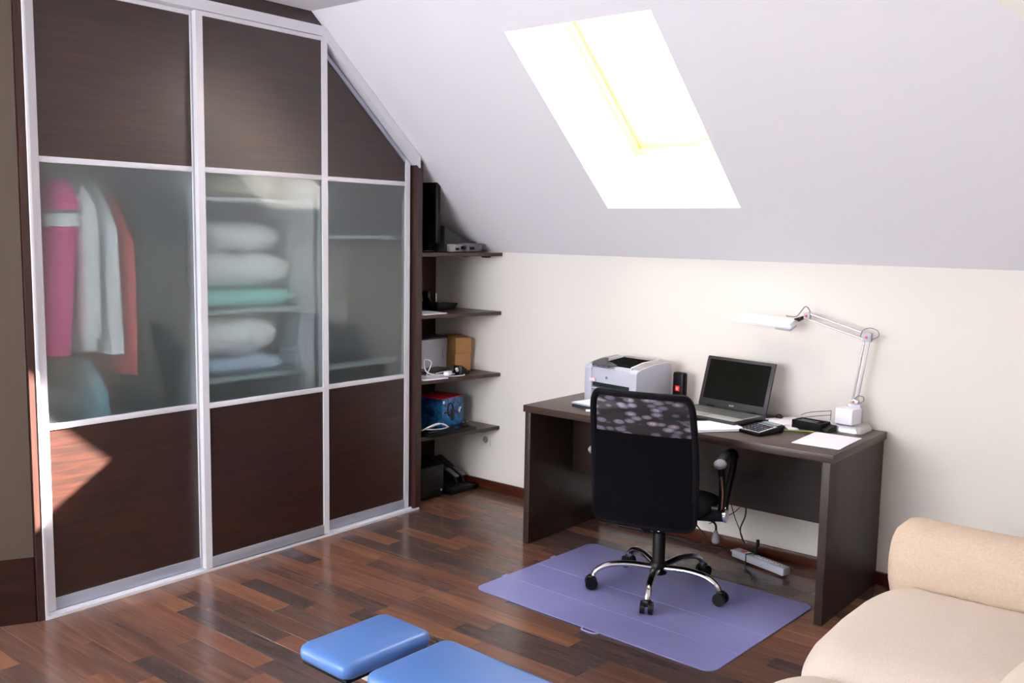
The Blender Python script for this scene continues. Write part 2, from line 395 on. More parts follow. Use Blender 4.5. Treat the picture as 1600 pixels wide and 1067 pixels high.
# skylight: shaft lining, pine frame, sash, pane, handle
sk = bpy.data.objects.new('window_1', None); C.objects.link(sk); sk['kind'] = 'structure'; sk['label'] = 'pine framed skylight set deep in the sloped ceiling'
D = 0.40
b = B(); th = 0.03
lo, hi = SYB, SYT
def wallq(p, q_, outv):
    iv = -outv * 0.002
    b.prism([S(*p, 0.0006) + iv, S(*q_, 0.0006) + iv, S(*q_, D + 0.05) + iv, S(*p, D + 0.05) + iv], outv * th)
slv = Vector((0, -1, SL)).normalized()
wallq((SX0, lo), (SX0, hi), Vector((-1, 0, 0))); wallq((SX1, lo), (SX1, hi), Vector((1, 0, 0)))
wallq((SX0, lo), (SX1, lo), -slv); wallq((SX0, hi), (SX1, hi), slv)
obj('shaft_lining', b, M['reveal'], sk, smooth=False)
def ringp(inset0, inset1, d0, d1):
    bb = B(); dy = 1 / math.hypot(1, SL)
    a0, a1 = SX0 + inset0, SX1 - inset0; y0, y1 = lo - inset0 * dy, hi + inset0 * dy
    c0, c1 = SX0 + inset1, SX1 - inset1; w0, w1 = lo - inset1 * dy, hi + inset1 * dy
    for P in ([(a0, y0), (a0, y1), (c0, y1), (c0, y0)], [(a1, y0), (a1, y1), (c1, y1), (c1, y0)], [(c0, y0), (c1, y0), (c1, w0), (c0, w0)], [(c0, y1), (c1, y1), (c1, w1), (c0, w1)]):
        bb.prism([S(x, y, d0) for x, y in P], nrm * (d1 - d0))
    return bb
obj('window_frame', ringp(0.0, 0.035, D - 0.01, D + 0.07), M['pine'], sk, smooth=False)
obj('sash', ringp(0.036, 0.085, D + 0.015, D + 0.06), M['pine'], sk, smooth=False)
pp = B(); dy = 1 / math.hypot(1, SL)
pp.prism([S(x, y, D + 0.035) for x, y in ((SX0 + 0.08, lo - 0.08 * dy), (SX1 - 0.08, lo - 0.08 * dy), (SX1 - 0.08, hi + 0.08 * dy), (SX0 + 0.08, hi + 0.08 * dy))], nrm * 0.006)
obj('pane', pp, M['pane'], sk, smooth=False)
hb = B(); hx = SX0 + 0.46
hb.box(-0.05, 0.05, -0.012, 0.012, 0, 0.02, bev=0.004).cone((0, 0, 0.015), (0, 0, 0.045), 0.008).box(-0.045, 0.045, -0.008, 0.008, 0.04, 0.052, bev=0.004)
hd = obj('handle', hb, M['silver'], sk, label='small silver latch handle')
hd.matrix_local = Matrix.Translation(S(hx, lo - 0.055 * dy, D + 0.015)) @ Euler((math.atan(SL) * -1 + PI, 0, 0)).to_matrix().to_4x4()
# skirting boards
b = B()
b.box(-0.44, 0.873, -0.016, 0, 0, 0.062, bev=0.003)
b.box(0.873, 4.6, -0.016, 0, 0, 0.062, bev=0.003)
struct('baseboard_back', b, M['skirt'])
# oblique wall end left of the wardrobe whose dark lower band stands in for the floor's reflection
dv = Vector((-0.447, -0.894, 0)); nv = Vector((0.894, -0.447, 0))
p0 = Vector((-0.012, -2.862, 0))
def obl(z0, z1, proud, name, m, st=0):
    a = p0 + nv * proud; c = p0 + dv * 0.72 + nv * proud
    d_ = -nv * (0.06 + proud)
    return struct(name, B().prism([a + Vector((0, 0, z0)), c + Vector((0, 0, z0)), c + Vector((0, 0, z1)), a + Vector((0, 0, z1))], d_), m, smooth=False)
obl(0.28, ZF, 0.0, 'wall_oblique', M['taupe']); obl(0.0, 0.28, 0.004, 'reflection_band_left', M['floorrefl'])

# ------------------------------------------------------------------ sliding wardrobe
wd = thing('sliding_wardrobe', 'tall dark wood wardrobe with three sliding doors under the sloped ceiling', 'wardrobe')
YLp, YRp = -2.83, -0.652
def yz(pts, x0, x1, bev=0): return B().prism([Vector((x0, y, z)) for y, z in pts], Vector((x1 - x0, 0, 0)), bev)
obj('side_panel', yz([(-2.858, 0), (YLp, 0), (YLp, ZF), (-2.858, ZF)], -0.62, 0.0), M['wenge_v'], wd)
obj('side_panel', yz([(-0.652, 0), (-0.605, 0), (-0.605, zs(-0.605) - 0.01), (-0.652, zs(-0.652) - 0.01)], -0.62, -0.0), M['wenge_v'], wd)
ZT = 2.678; yk = -(ZT - HK) / SL      # kink where the level track meets the slope
obj('fascia', yz([(YLp, ZT), (yk + 0.0, ZT), (YC, ZF), (YLp, ZF)], -0.10, -0.006), M['wenge'], wd, smooth=False)
obj('top_track', yz([(YLp, ZT - 0.048), (yk - 0.012, ZT - 0.048), (yk - 0.0, ZT), (YLp, ZT)], -0.085, 0.012), M['alu'], wd, smooth=False)
so = 0.052 * math.hypot(1, SL)
obj('slope_track', yz([(yk - 0.012, ZT - 0.048), (yk, ZT - 0.001), (-0.635, zs(-0.635) - 0.003), (-0.635, zs(-0.635) - so)], -0.085, 0.012), M['alu'], wd, smooth=False)
b = B()
b.box(-0.085, 0.008, YLp, -0.625, 0, 0.006).box(0.004, 0.008, YLp, -0.625, 0.006, 0.012).box(-0.036, -0.031, YLp, -0.625, 0.006, 0.014).box(-0.085, -0.08, YLp, -0.625, 0.006, 0.014)
obj('bottom_track', b, M['alu'], wd, smooth=False)
obj('jamb_profile', B().box(-0.075, 0.004, YLp, YLp + 0.014, 0.012, ZT - 0.05, bev=0.002), M['alu'], wd)
obj('back_board', yz([(YLp, 0.02), (-0.652, 0.02), (-0.652, zs(-0.652) - 0.02), (YC - 0.02, ZF - 0.03), (YLp, ZF - 0.03)], -0.62, -0.612), M['carc'], wd, smooth=False)
obj('base_board', B().box(-0.61, -0.09, YLp, -0.652, 0.0, 0.02), M['carc'], wd, smooth=False)
obj('divider_panel', yz([(-2.005, 0.02), (-1.985, 0.02), (-1.985, ZF - 0.04), (-2.005, ZF - 0.04)], -0.61, -0.10), M['white'], wd)
obj('divider_panel', yz([(-1.345, 0.02), (-1.318, 0.02), (-1.318, zs(-1.31) - 0.05), (-1.345, zs(-1.31) - 0.05)], -0.61, -0.10), M['white'], wd)
for (a, c, z) in ((-1.985, -1.345, 1.245), (-1.985, -1.345, 0.905), (-1.985, -1.345, 1.80), (-1.318, -0.652, 0.90), (-1.318, -0.652, 1.62), (-1.985, -1.345, 0.45), (-1.318, -0.652, 0.45)):
    obj('shelf', B().box(-0.61, -0.13, a, c, z - 0.018, z, bev=0.001), M['white'] if z > 1.7 else M['carc'], wd)
obj('hanging_rail', B().cone((-0.33, YLp, 1.98), (-0.33, -2.005, 1.98), 0.012), M['chrome'], wd)
R1, R2 = 0.808, 1.918
def door(y0, y1, x, slope=False, ls=0.035, rs=0.035, zb=0.014):
    d = obj('door', B().box(x - 0.026, x, y0 + ls, y1 - rs, zb, zb + 0.052, bev=0.002), M['alud'], wd, label='sliding door with dark upper and lower panels and a frosted middle')
    d.name = 'door'
    ztop = ZT - 0.05
    tl = min(ztop, zs(y0) - so - 0.004) if slope else ztop
    tr = min(ztop, zs(y1) - so - 0.004) if slope else ztop
    tf = lambda y: (min(ztop, zs(y) - so - 0.004) if slope else ztop)
    def stile(a, c):
        s_ = obj('stile', yz([(a, zb), (c, zb), (c, tf(c)), (a, tf(a))], x - 0.03, x), M['alu'], d, smooth=False)
        g = yz([(a + 0.3 * (c - a), zb), (a + 0.42 * (c - a), zb), (a + 0.42 * (c - a), tf(c) - 0.001), (a + 0.3 * (c - a), tf(c) - 0.001)], x, x + 0.0015)
        return s_
    stile(y0, y0 + ls); stile(y1 - rs, y1)
    a, c = y0 + ls, y1 - rs
    for z in (R1, R2): obj('rail', B().box(x - 0.026, x - 0.001, a, c, z - 0.0125, z + 0.0125, bev=0.002), M['alu'], d)
    if slope: obj('top_rail', yz([(a, tf(a) - 0.03), (a, tf(a)), (c, tf(c)), (c, tf(c) - 0.03)], x - 0.026, x - 0.001), M['alud'], d, smooth=False)
    else: obj('top_rail', B().box(x - 0.026, x - 0.001, a, c, ztop - 0.02, ztop), M['alu'], d)
    px0, px1 = x - 0.018, x - 0.008
    obj('wood_panel', yz([(a, zb + 0.05), (c, zb + 0.05), (c, R1 - 0.012), (a, R1 - 0.012)], px0, px1), M['wenge'], d, smooth=False)
    obj('wood_panel', yz([(a, R2 + 0.012), (c, R2 + 0.012), (c, tf(c) - 0.015), (a, tf(a) - 0.015)], px0, px1), M['wenge'], d, smooth=False)
    obj('glass_panel', B().box(px0 + 0.003, px1 - 0.002, a, c, R1 + 0.012, R2 - 0.012), M['frost'], d, smooth=False)
    return d
door(-2.813, -2.032, -0.038, ls=0.046)
door(-2.062, -1.303, 0.0)
door(-1.318, -0.668, -0.038, slope=True)

# things inside the wardrobe
def garment(name, label, cat, y, zt, zb, th, m, depth=0.20, xf=-0.33, sleeve=None, stripes=None, sm=None, lean=0.0, phase=0.0):
    g = thing(name, label, cat, (xf, y, 0), 0)
    b = B(); nz, na = 22, 28
    rings = []
    for i in range(nz + 1):
        t = i / nz; z = zt - (zt - zb) * t
        sh = min(1, 0.30 + 2.6 * t) if t < 0.27 else 1.0
        rx = depth * (sh if t < 0.27 else 1.0 + 0.10 * (t - 0.27)); ry = th * (0.55 + 0.45 * min(1, t * 4))
        ring = []
        for k in range(na):
            a = 2 * PI * k / na
            wv = 1 + 0.10 * t * math.sin(5 * a + phase + 3 * t) + 0.05 * math.sin(9 * a + phase)
            ring.append(b.bm.verts.new((rx * math.cos(a) * wv, ry * math.sin(a) * wv + lean * t, z)))
        rings.append(ring)
    for A, D_ in zip(rings, rings[1:]):
        for k in range(na): b.bm.faces.new((A[k], A[(k + 1) % na], D_[(k + 1) % na], D_[k]))
    b.bm.faces.new(rings[0]); b.bm.faces.new(rings[-1][::-1])
    obj('garment_body', b, m, g)
    hk = B().tube(smooth_pts([(0, 0, zt - 0.02), (0, 0, 1.955), (0.018, 0, 1.965), (0.02, 0, 1.985), (0.0, 0, 1.995), (-0.016, 0, 1.985)]), 0.0025, 6)
    obj('hanger_hook', hk, M['chrome'], g)
    if sleeve:
        zl, r0 = sleeve
        sx = depth * 0.88
        pts = smooth_pts([(sx * 0.55, lean * 0.1, zt - 0.05), (sx * 0.98, lean * 0.3, zt - 0.14), (sx * 1.04, lean * 0.7, (zt + zl) / 2), (sx * 1.0, lean * 1.2, zl)], 6)
        n = len(pts); obj('sleeve', B().tube(pts, r0, 14, rad=[r0 * (0.75 + 0.5 * min(1, i / 6)) for i in range(n)]), sm or m, g)
        if stripes:
            for zz, hh, mm in stripes:
                q = min(range(n), key=lambda i: abs(pts[i].z - zz))
                obj('stripe', B().tube([pts[q] + Vector((0, 0, hh / 2)), pts[q] - Vector((0, 0, hh / 2))], r0 * 1.36, 14), mm, g)
    return g
garment('jacket', 'bright pink jacket with white sleeve stripe hanging behind the left frosted door', 'jacket', -2.62, 1.88, 1.16, 0.045, M['wcloth'], sleeve=(1.10, 0.060), sm=M['pink'], stripes=[(1.665, 0.055, M['wcloth']), (1.70, 0.012, M['grey'])], lean=-0.06)
garment('dress', 'long white dress added at the far left behind the pink jacket', 'dress', -2.775, 1.84, 0.72, 0.035, M['wcloth'], depth=0.16, xf=-0.38, phase=3.3)  # white cloth added low down to whiten the sunlit part of the glass
garment('shirt', 'plain white shirt hanging next to the pink jacket', 'shirt', -2.52, 1.86, 1.10, 0.045, M['wcloth'], depth=0.19, sleeve=(1.16, 0.040), phase=1.0)
garment('blouse', 'white patterned blouse between the white shirt and the coral dress', 'blouse', -2.41, 1.84, 1.08, 0.04, M['wcloth'], depth=0.22, phase=2.0)
garment('dress', 'coral red dress hanging between the white blouse and the charcoal coat', 'dress', -2.335, 1.80, 0.98, 0.028, M['coral'], depth=0.22, phase=0.6)
garment('long_coat', 'charcoal grey long coat hanging next to the coral dress', 'coat', -2.24, 1.86, 0.80, 0.05, M['gcloth'], depth=0.21, sleeve=(1.25, 0.045), phase=2.6)
garment('suit_jacket', 'dark grey suit jacket hanging nearest the wardrobe divider', 'jacket', -2.12, 1.86, 1.02, 0.055, M['gcloth'], depth=0.20, sleeve=(1.22, 0.05), phase=4.0)
garment('skirt', 'pale blue skirt hanging low under the white blouse', 'skirt', -2.47, 1.04, 0.55, 0.06, M['bcloth'], depth=0.19, phase=5.0)
def pillow(name, label, cat, y, z, sy, sz, m, sx=0.20, x=-0.35, group=None, pw=2.6):
    b = B()
    def f(u, v):
        a = 2 * PI * u; e = PI * (v - 0.5)
        sg = lambda q, n: math.copysign(abs(q) ** n, q)
        cx = sg(math.cos(e), 0.6) * sg(math.cos(a), 2 / pw); cy = sg(math.cos(e), 0.6) * sg(math.sin(a), 2 / pw)
        k = 1 + 0.03 * math.sin(7 * a + z * 20)
        return (cx * sx * k, cy * sy * k, sz / 2 * math.sin(e) * (1 + 0.05 * math.sin(5 * a)) + sz / 2)
    b.grid(36, 16, f); bmesh.ops.remove_doubles(b.bm, verts=b.bm.verts, dist=0.0008)
    return tag(obj(name, b, m), label, cat, group, loc=(x, y, z))
pillow('blanket', 'folded aqua blanket at the bottom of the upper stack behind the middle door', 'blanket', -1.665, 1.245, 0.31, 0.10, M['aqua'], pw=4)
pillow('pillow', 'plump white pillow on the aqua blanket behind the middle door', 'pillow', -1.665, 1.35, 0.31, 0.18, M['wcloth'])
pillow('pillow', 'flat white pillow on top of the upper stack behind the middle door', 'pillow', -1.69, 1.53, 0.27, 0.15, M['wcloth'])
pillow('duvet', 'thick folded white duvet in the lower stack behind the middle door', 'duvet', -1.72, 1.005, 0.26, 0.20, M['wcloth'], pw=3)
pillow('bed_sheet', 'folded bluish white sheet under the duvet behind the middle door', 'bed sheet', -1.70, 0.905, 0.28, 0.095, M['bcloth'] if 0 else mat('bluish_white_sheet', (200, 210, 232), 0.9), pw=4)
pillow('blanket', 'folded cream blanket on the top shelf behind the middle door', 'blanket', -1.70, 1.80, 0.25, 0.14, mat('cream_blanket_cloth', (222, 214, 190), 0.9), pw=4)
pillow('storage_bag', 'dark grey storage bag on the shelf behind the right frosted door', 'bag', -0.99, 0.90, 0.29, 0.20, mat('dark_slate_bag_cloth', (38, 46, 52), 0.8), pw=4)
pillow('storage_bag', 'low grey blue bag against the divider behind the right frosted door', 'bag', -1.14, 1.10, 0.13, 0.05, mat('grey_blue_bag_cloth', (70, 84, 92), 0.8), pw=4)

# ------------------------------------------------------------------ corner shelving
sh = thing('corner_shelving', 'dark wood open corner shelves between wardrobe and back wall', 'shelves')
obj('back_panel', yz([(-0.605, 0), (-0.001, 0), (-0.001, HK - 0.02), (-0.30, zs(-0.30) - 0.02), (-0.605, zs(-0.605) - 0.02)], -0.49, -0.472), M['wenge_v'], sh, smooth=False)
ST = [1.526, 1.160, 0.770, 0.428]
for z in ST:
    obj('shelf', B().prism([Vector(p) for p in ((-0.472, -0.604, z - 0.022), (-0.002, -0.604, z - 0.022), (0.104, -0.004, z - 0.022), (-0.472, -0.004, z - 0.022))], Vector((0, 0, 0.022)), 0.001, 1), M['desk'], sh)
obj('bracket', B().box(-0.03, 0.03, -0.05, -0.03, ST[0] - 0.034, ST[0] - 0.022, bev=0.002), M['black'], sh)
obj('bracket', B().box(-0.20, -0.14, -0.05, -0.03, ST[0] - 0.034, ST[0] - 0.022, bev=0.002), M['black'], sh)

# shelf 1: monitor, curved set-top device
t = thing('monitor', 'thin black monitor seen edge-on on the top shelf', 'monitor', (-0.10, -0.47, ST[0]))
obj('base', B().prism([Vector((0.10 * math.cos(a) - 0.07, 0.085 * math.sin(a) + 0.03, 0)) for a in [i * PI / 12 for i in range(24)]], Vector((0, 0, 0.012)), 0.003), M['blackg'], t)
obj('neck', B().box(-0.06, 0.0, 0.02, 0.05, 0.01, 0.12, bev=0.006), M['black'], t)
obj('housing', B().box(-0.17, 0.09, -0.002, 0.030, 0.05, 0.42, bev=0.010, seg=3), M['black'], t)
obj('rear_cover', B().box(-0.12, 0.05, 0.028, 0.052, 0.10, 0.25, bev=0.006), M['dgrey'], t)
b = B()
for i in range(9): b.box(0.045, 0.054, 0.048, 0.0535, 0.125 + i * 0.012, 0.131 + i * 0.012)
obj('vent_slots', b, M['grey'], t, kind='stuff')
obj('screen', B().box(-0.155, 0.075, -0.004, -0.001, 0.065, 0.405), M['screen'], t)
t = thing('game_console', 'dark curved console with a grey connector box on the top shelf', 'console', (-0.13, -0.225, ST[0]))
b = B()
prof = [(-0.14, 0.0), (0.15, 0.0), (0.155, 0.062), (0.08, 0.072), (0.0, 0.095), (-0.08, 0.130), (-0.14, 0.160)]
b.prism([Vector((-0.12, y, z)) for y, z in prof], Vector((0.20, 0, 0)), 0.006, 3); obj('housing', b, M['dgrey'], t)
obj('connector_box', B().box(0.075, 0.15, -0.02, 0.125, 0.004, 0.055, bev=0.006), mat('purplish_grey_plastic', (112, 106, 120), 0.5), t)
obj('connector_box', B().box(0.082, 0.14, -0.125, -0.035, 0.004, 0.05, bev=0.005), M['pgrey'], t)
obj('socket', B().cone((0.14, -0.05, 0.03), (0.165, -0.05, 0.03), 0.010), M['black'], t)
obj('socket', B().cone((0.14, -0.10, 0.022), (0.16, -0.10, 0.022), 0.007), M['black'], t)
obj('socket', B().box(0.146, 0.153, 0.01, 0.05, 0.018, 0.034), M['black'], t)
# shelf 2
b = B().prism([Vector((x, y, 0)) for x, y in ((-0.19, -0.12), (0.03, -0.10), (0.03, 0.10), (-0.17, 0.12))], Vector((0, 0, 0.004)))
tag(obj('paper_sheets', b, M['paper']), 'white paper sheets on the second shelf from the top', 'paper', loc=(-0.03, -0.49, ST[1]))
t = thing('phone_cradle', 'black cordless phone cradle on the second shelf from the top', 'phone', (-0.27, -0.20, ST[1]), 0.2)
obj('base', B().prism([Vector((-0.05, y, z)) for y, z in ((-0.1, 0), (0.12, 0), (0.15, 0.035), (0.05, 0.028), (-0.10, 0.055))], Vector((0.12, 0, 0)), 0.005), M['black'], t)
obj('handset', B().box(-0.03, 0.02, -0.125, -0.095, 0.03, 0.12, bev=0.01, rot=(0.25, 0, 0)), M['blackg'], t)
obj('antenna', B().cone((0.04, -0.07, 0.04), (0.04, -0.075, 0.11), 0.004), M['chrome'], t)
# shelf 3
t = thing('storage_box', 'tall white box with dark lid on the third shelf', 'box', (-0.33, -0.225, ST[2]), 0.0)
obj('body', B().box(-0.12, 0.10, -0.20, 0.115, 0, 0.205, bev=0.004), M['lgrey'], t)
obj('lid', B().box(-0.122, 0.11, -0.202, 0.120, 0.206, 0.216, bev=0.003), M['dgrey'], t)
obj('tape_strip', B().box(0.10, 0.1012, 0.04, 0.044, 0.08, 0.14), M['card'], t)
t = thing('cardboard_box', 'brown cardboard box with raised open flap on the third shelf', 'box', (-0.175, -0.10, ST[2]), math.radians(-14))
obj('body', B().box(-0.075, 0.06, -0.06, 0.06, 0, 0.115, bev=0.002), M['card'], t)
obj('raised_flap', B().prism([Vector(p) for p in ((-0.070, -0.056, 0.117), (0.064, -0.058, 0.117), (0.066, -0.062, 0.215), (-0.075, -0.05, 0.225))], Vector((0.004, 0.118, -0.004)), 0.002), M['card'], t)
t = thing('power_adapter', 'black power adapter wedge in front of the cardboard box', 'adapter', (-0.02, -0.24, ST[2]), 0.3)
obj('housing', B().prism([Vector((-0.03, y, z)) for y, z in ((-0.05, 0), (0.06, 0), (0.06, 0.02), (-0.045, 0.065))], Vector((0.06, 0, 0)), 0.004), M['black'], t)
obj('plug', B().cone((0, 0.06, 0.015), (0, 0.085, 0.012), 0.007), M['white'], t)
obj('plug', B().cone((0, -0.05, 0.03), (0, -0.062, 0.045), 0.009), M['white'], t)
def coil(name, label, loc, pts, r, m, cat='cable', closed=False, rz=0):
    return tag(obj(name, B().tube(smooth_pts(pts, 7, closed), r, 7, closed), m), label, cat, loc=loc, rz=rz)
coil('charging_cable', 'tangled white charging cable on the third shelf', (-0.02, -0.42, ST[2]),
     [(-0.12, -0.12, 0.02), (-0.04, -0.05, 0.006), (0.03, 0.06, 0.006), (0.06, 0.14, 0.006), (0.02, 0.17, 0.008), (-0.03, 0.06, 0.012), (-0.05, -0.06, 0.012), (0, -0.12, 0.03),
      (0.0, -0.08, 0.10), (-0.02, -0.12, 0.115), (0.02, -0.14, 0.05), (0.03, -0.02, 0.02), (-0.02, 0.12, 0.02), (-0.06, 0.1, 0.02), (-0.02, -0.02, 0.025)], 0.0035, M['wcable'])
tag(obj('charger_plug', B().box(-0.018, 0.018, -0.03, 0.03, 0, 0.026, bev=0.006), M['white']), 'white charger plug among the cable on the third shelf', 'charger', loc=(0.02, -0.40, ST[2] + 0.016), rz=0.4)
tag(obj('paper_sheets', B().prism([Vector((x, y, 0)) for x, y in ((-0.16, -0.09), (0.0, -0.10), (0.03, 0.075), (-0.14, 0.09))], Vector((0, 0, 0.006))), M['paper']), 'white papers under the tangled cable on the third shelf', 'paper', loc=(0.005, -0.485, ST[2]))
t = thing('magazine_stack', 'grey and black magazines lying against the white box on the third shelf', 'magazines', (-0.16, -0.32, ST[2]), 0.1)
for i, (m_, s_) in enumerate(((M['black'], 0.10), (M['grey'], 0.085), (M['dgrey'], 0.09))):
    obj('magazine', B().box(-0.06 - 0.004 * i, s_ - 0.03, -0.16, 0.14 - 0.02 * i, 0.010 * i, 0.010 * i + 0.009, bev=0.001), m_, t)
# shelf 4
t = thing('game_box', 'blue printed game controller box with a red top on the fourth shelf', 'box', (-0.175, -0.235, ST[3]), math.radians(6))
obj('body', B().box(-0.125, 0.10, -0.135, 0.085, 0, 0.192, bev=0.001), M['bluebox'], t)
obj('lid', B().box(-0.126, 0.101, -0.136, 0.086, 0.192, 0.197, bev=0.001), M['red'], t)
b = B()
b.tube([(0.101, -0.055 + 0.034 * math.cos(a) * 0.8, 0.12 + 0.040 * math.sin(a)) for a in [i * PI / 8 for i in range(16)]], 0.006, 6, True, flat=1).box(0.0985, 0.1025, -0.115, -0.06, 0.10, 0.112).box(0.0985, 0.1025, -0.045, -0.015, 0.05, 0.12)
obj('controller_picture', b, mat('navy_print', (10, 18, 44), 0.4), t)
obj('white_print', B().box(0.1005, 0.1018, 0.030, 0.050, 0.100, 0.112).box(0.1005, 0.1018, 0.036, 0.058, 0.111, 0.124).box(0.1005, 0.1018, 0.034, 0.044, 0.09, 0.101), M['white'], t)
obj('white_print', B().box(0.1005, 0.1018, -0.13, -0.115, 0.165, 0.182), M['white'], t)
t = thing('keyboard', 'flat black keyboard along the front of the fourth shelf', 'keyboard', (0.0, -0.40, ST[3]), math.radians(-6))
obj('case', B().box(-0.07, 0.06, -0.17, 0.21, 0.0, 0.022, bev=0.006), M['black'], t)
b = B()
for i in range(13):
    for j in range(5): b.box(-0.055 + j * 0.02, -0.039 + j * 0.02, -0.155 + i * 0.026, -0.133 + i * 0.026, 0.022, 0.027)
obj('keys', b, M['blackg'], t, kind='stuff')
coil('white_cable', 'coiled white cable lying on the black keyboard', (0.0, -0.50, ST[3] + 0.03), [(-0.04, -0.08, 0.0), (0.02, -0.06, 0.03), (0.03, 0.04, 0.04), (0.02, 0.10, 0.01), (0.01, 0.04, 0.004), (-0.02, -0.04, 0.01), (0.03, -0.08, 0.035), (0.045, 0.0, 0.05), (0.03, 0.10, 0.012)], 0.0035, M['wcable'])
t = thing('game_controller', 'small black game controller with silver buttons beside the blue box', 'controller', (0.0, -0.225, ST[3]), 0.3)
obj('body', B().sphere((0, 0, 0.022), 0.04, 16, (0.8, 1.4, 0.55)), M['black'], t)
for p_ in ((0.012, 0.015, 0.044), (0.004, -0.02, 0.044)): obj('button', B().sphere(p_, 0.006, 8), M['chrome'], t)
# on the floor under the shelves
t = thing('pedal_unit', 'black pedal unit with two grey pedals on the floor under the shelves', 'pedals', (-0.22, -0.15, 0), math.radians(0))
b = B().prism([Vector((-0.17, y, z)) for y, z in ((-0.13, 0), (0.12, 0), (0.12, 0.03), (-0.13, 0.05))], Vector((0.34, 0, 0)), 0.006); obj('base', b, M['black'], t)
b = B().prism([Vector((x, -0.12, z)) for x, z in ((-0.20, 0.0), (-0.02, 0.0), (-0.07, 0.09), (-0.16, 0.16), (-0.20, 0.16))], Vector((0, 0.23, 0)), 0.008); obj('housing', b, M['black'], t)
for yy in (0.02, 0.085):
    a0, a1 = Vector((-0.15, yy, 0.175)), Vector((0.075, yy, 0.075))
    p_ = obj('pedal', B().prism([a0 + Vector((0, -0.022, 0)), a0 + Vector((0, 0.022, 0)), a1 + Vector((0, 0.022, 0)), a1 + Vector((0, -0.022, 0))], Vector((-0.004, 0, -0.014)), 0.004), M['dgrey'], t)
    c0 = a0.lerp(a1, 0.62) + Vector((0.002, 0, 0.004)); c1 = a0.lerp(a1, 1.02) + Vector((0.002, 0, 0.004))
    obj('pedal_plate', B().prism([c0 + Vector((0, -0.019, 0)), c0 + Vector((0, 0.019, 0)), c1 + Vector((0, 0.019, 0)), c1 + Vector((0, -0.019, 0))], Vector((0.001, 0, 0.003))), M['grey'], p_)
    obj('arm', B().cone((0.06, yy, 0.07), (0.08, yy, 0.03), 0.008), M['black'], t)
t = thing('corner_shade_box', 'added black box filling the dark corner by the wardrobe, with a chrome disc for a glint', 'speaker', (-0.20, -0.42, 0), 0)  # made-up box standing in for the darkness of this corner
obj('dark_block', B().box(-0.15, 0.12, -0.15, 0.10, 0.01, 0.21, bev=0.008), M['black'], t)
for x_, y_ in ((0.10, -0.12), (0.10, 0.08), (-0.12, 0.0)): obj('foot', B().cone((x_, y_, 0), (x_, y_, 0.012), 0.012), M['black'], t)
obj('knob', B().cone((0.12, 0.07, 0.05), (0.128, 0.07, 0.05), 0.008), M['chrome'], t)  # chrome disc standing in for a small glint
# wall socket
t = thing('wall_socket', 'white power socket on the back wall under the lowest shelf', 'socket', (-0.01, 0, 0.322))
obj('plate', B().box(-0.04, 0.04, -0.009, -0.0005, -0.04, 0.04, bev=0.003), mat('off_white_socket', (222, 218, 214), 0.5), t)
b = B().cone((0, -0.0115, 0), (0, -0.0085, 0), 0.021, 0.023); obj('insert', b, M['pgrey'], t)
obj('pin_holes', B().cone((-0.009, -0.0125, 0), (-0.009, -0.011, 0), 0.0028).cone((0.009, -0.0125, 0), (0.009, -0.011, 0), 0.0028), M['black'], t)

# ------------------------------------------------------------------ desk
dk = thing('desk', 'dark brown laminate desk against the cream back wall', 'desk')
DX0, DX1, DYF, DYB, DT = 0.842, 2.508, -0.692, -0.018, 0.75
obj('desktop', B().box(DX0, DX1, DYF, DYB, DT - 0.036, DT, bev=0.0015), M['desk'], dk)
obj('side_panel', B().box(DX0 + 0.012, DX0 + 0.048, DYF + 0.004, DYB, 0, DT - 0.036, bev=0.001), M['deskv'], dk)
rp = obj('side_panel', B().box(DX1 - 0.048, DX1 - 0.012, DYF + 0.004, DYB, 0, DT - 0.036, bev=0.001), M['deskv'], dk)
b = B()
for i in range(12):
    for yy in (-0.60, -0.10): b.cone((DX1 - 0.0125, yy, 0.12 + i * 0.045), (DX1 - 0.0112, yy, 0.12 + i * 0.045), 0.004, seg=8)
obj('drilled_holes', b, M['black'], dk, kind='stuff')
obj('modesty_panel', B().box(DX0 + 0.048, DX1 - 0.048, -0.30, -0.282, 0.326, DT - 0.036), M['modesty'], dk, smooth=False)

# ------------------------------------------------------------------ things on the desk
t = thing('laser_printer', 'light grey laser printer with open paper tray on the left end of the desk', 'printer', (1.205, -0.25, DT), math.radians(-8))
PW, PD = 0.182, 0.145
fr = [(-PD, 0.0), (PD, 0.0), (PD, 0.225), (PD - 0.04, 0.234), (0.0, 0.229), (-PD + 0.05, 0.214), (-PD + 0.012, 0.202), (-PD, 0.19)]
# body with front recess: side cheeks + upper + rear
b = B()
b.prism([Vector((-PW, y, z)) for y, z in fr], Vector((0.05, 0, 0)), 0.005)
b.prism([Vector((PW - 0.05, y, z)) for y, z in fr], Vector((0.05, 0, 0)), 0.005)
b.prism([Vector((-PW + 0.045, y, z)) for y, z in [(-PD + 0.008, 0.115), (PD - 0.002, 0.0), (PD - 0.002, 0.22), (0.0, 0.215), (-PD + 0.05, 0.204), (-PD + 0.008, 0.195)]], Vector((2 * PW - 0.09, 0, 0)), 0.003)
obj('body', b, M['lgrey'], t)
b = B()
top = [(-PD + 0.03, 0.211), (-0.02, 0.230), (PD - 0.04, 0.2375), (PD - 0.008, 0.229)]
for xa, xb in ((-PW + 0.006, -PW + 0.062), (PW - 0.062, PW - 0.006)):
    b.prism([Vector((xa, y, z)) for y, z in top + [(PD - 0.008, 0.215), (-0.02, 0.214), (-PD + 0.035, 0.19)]], Vector((xb - xa, 0, 0)), 0.002)
b.box(-PW + 0.06, PW - 0.06, PD - 0.05, PD - 0.008, 0.215, 0.2345, bev=0.002)
obj('top_cover', b, M['pgrey'], t)
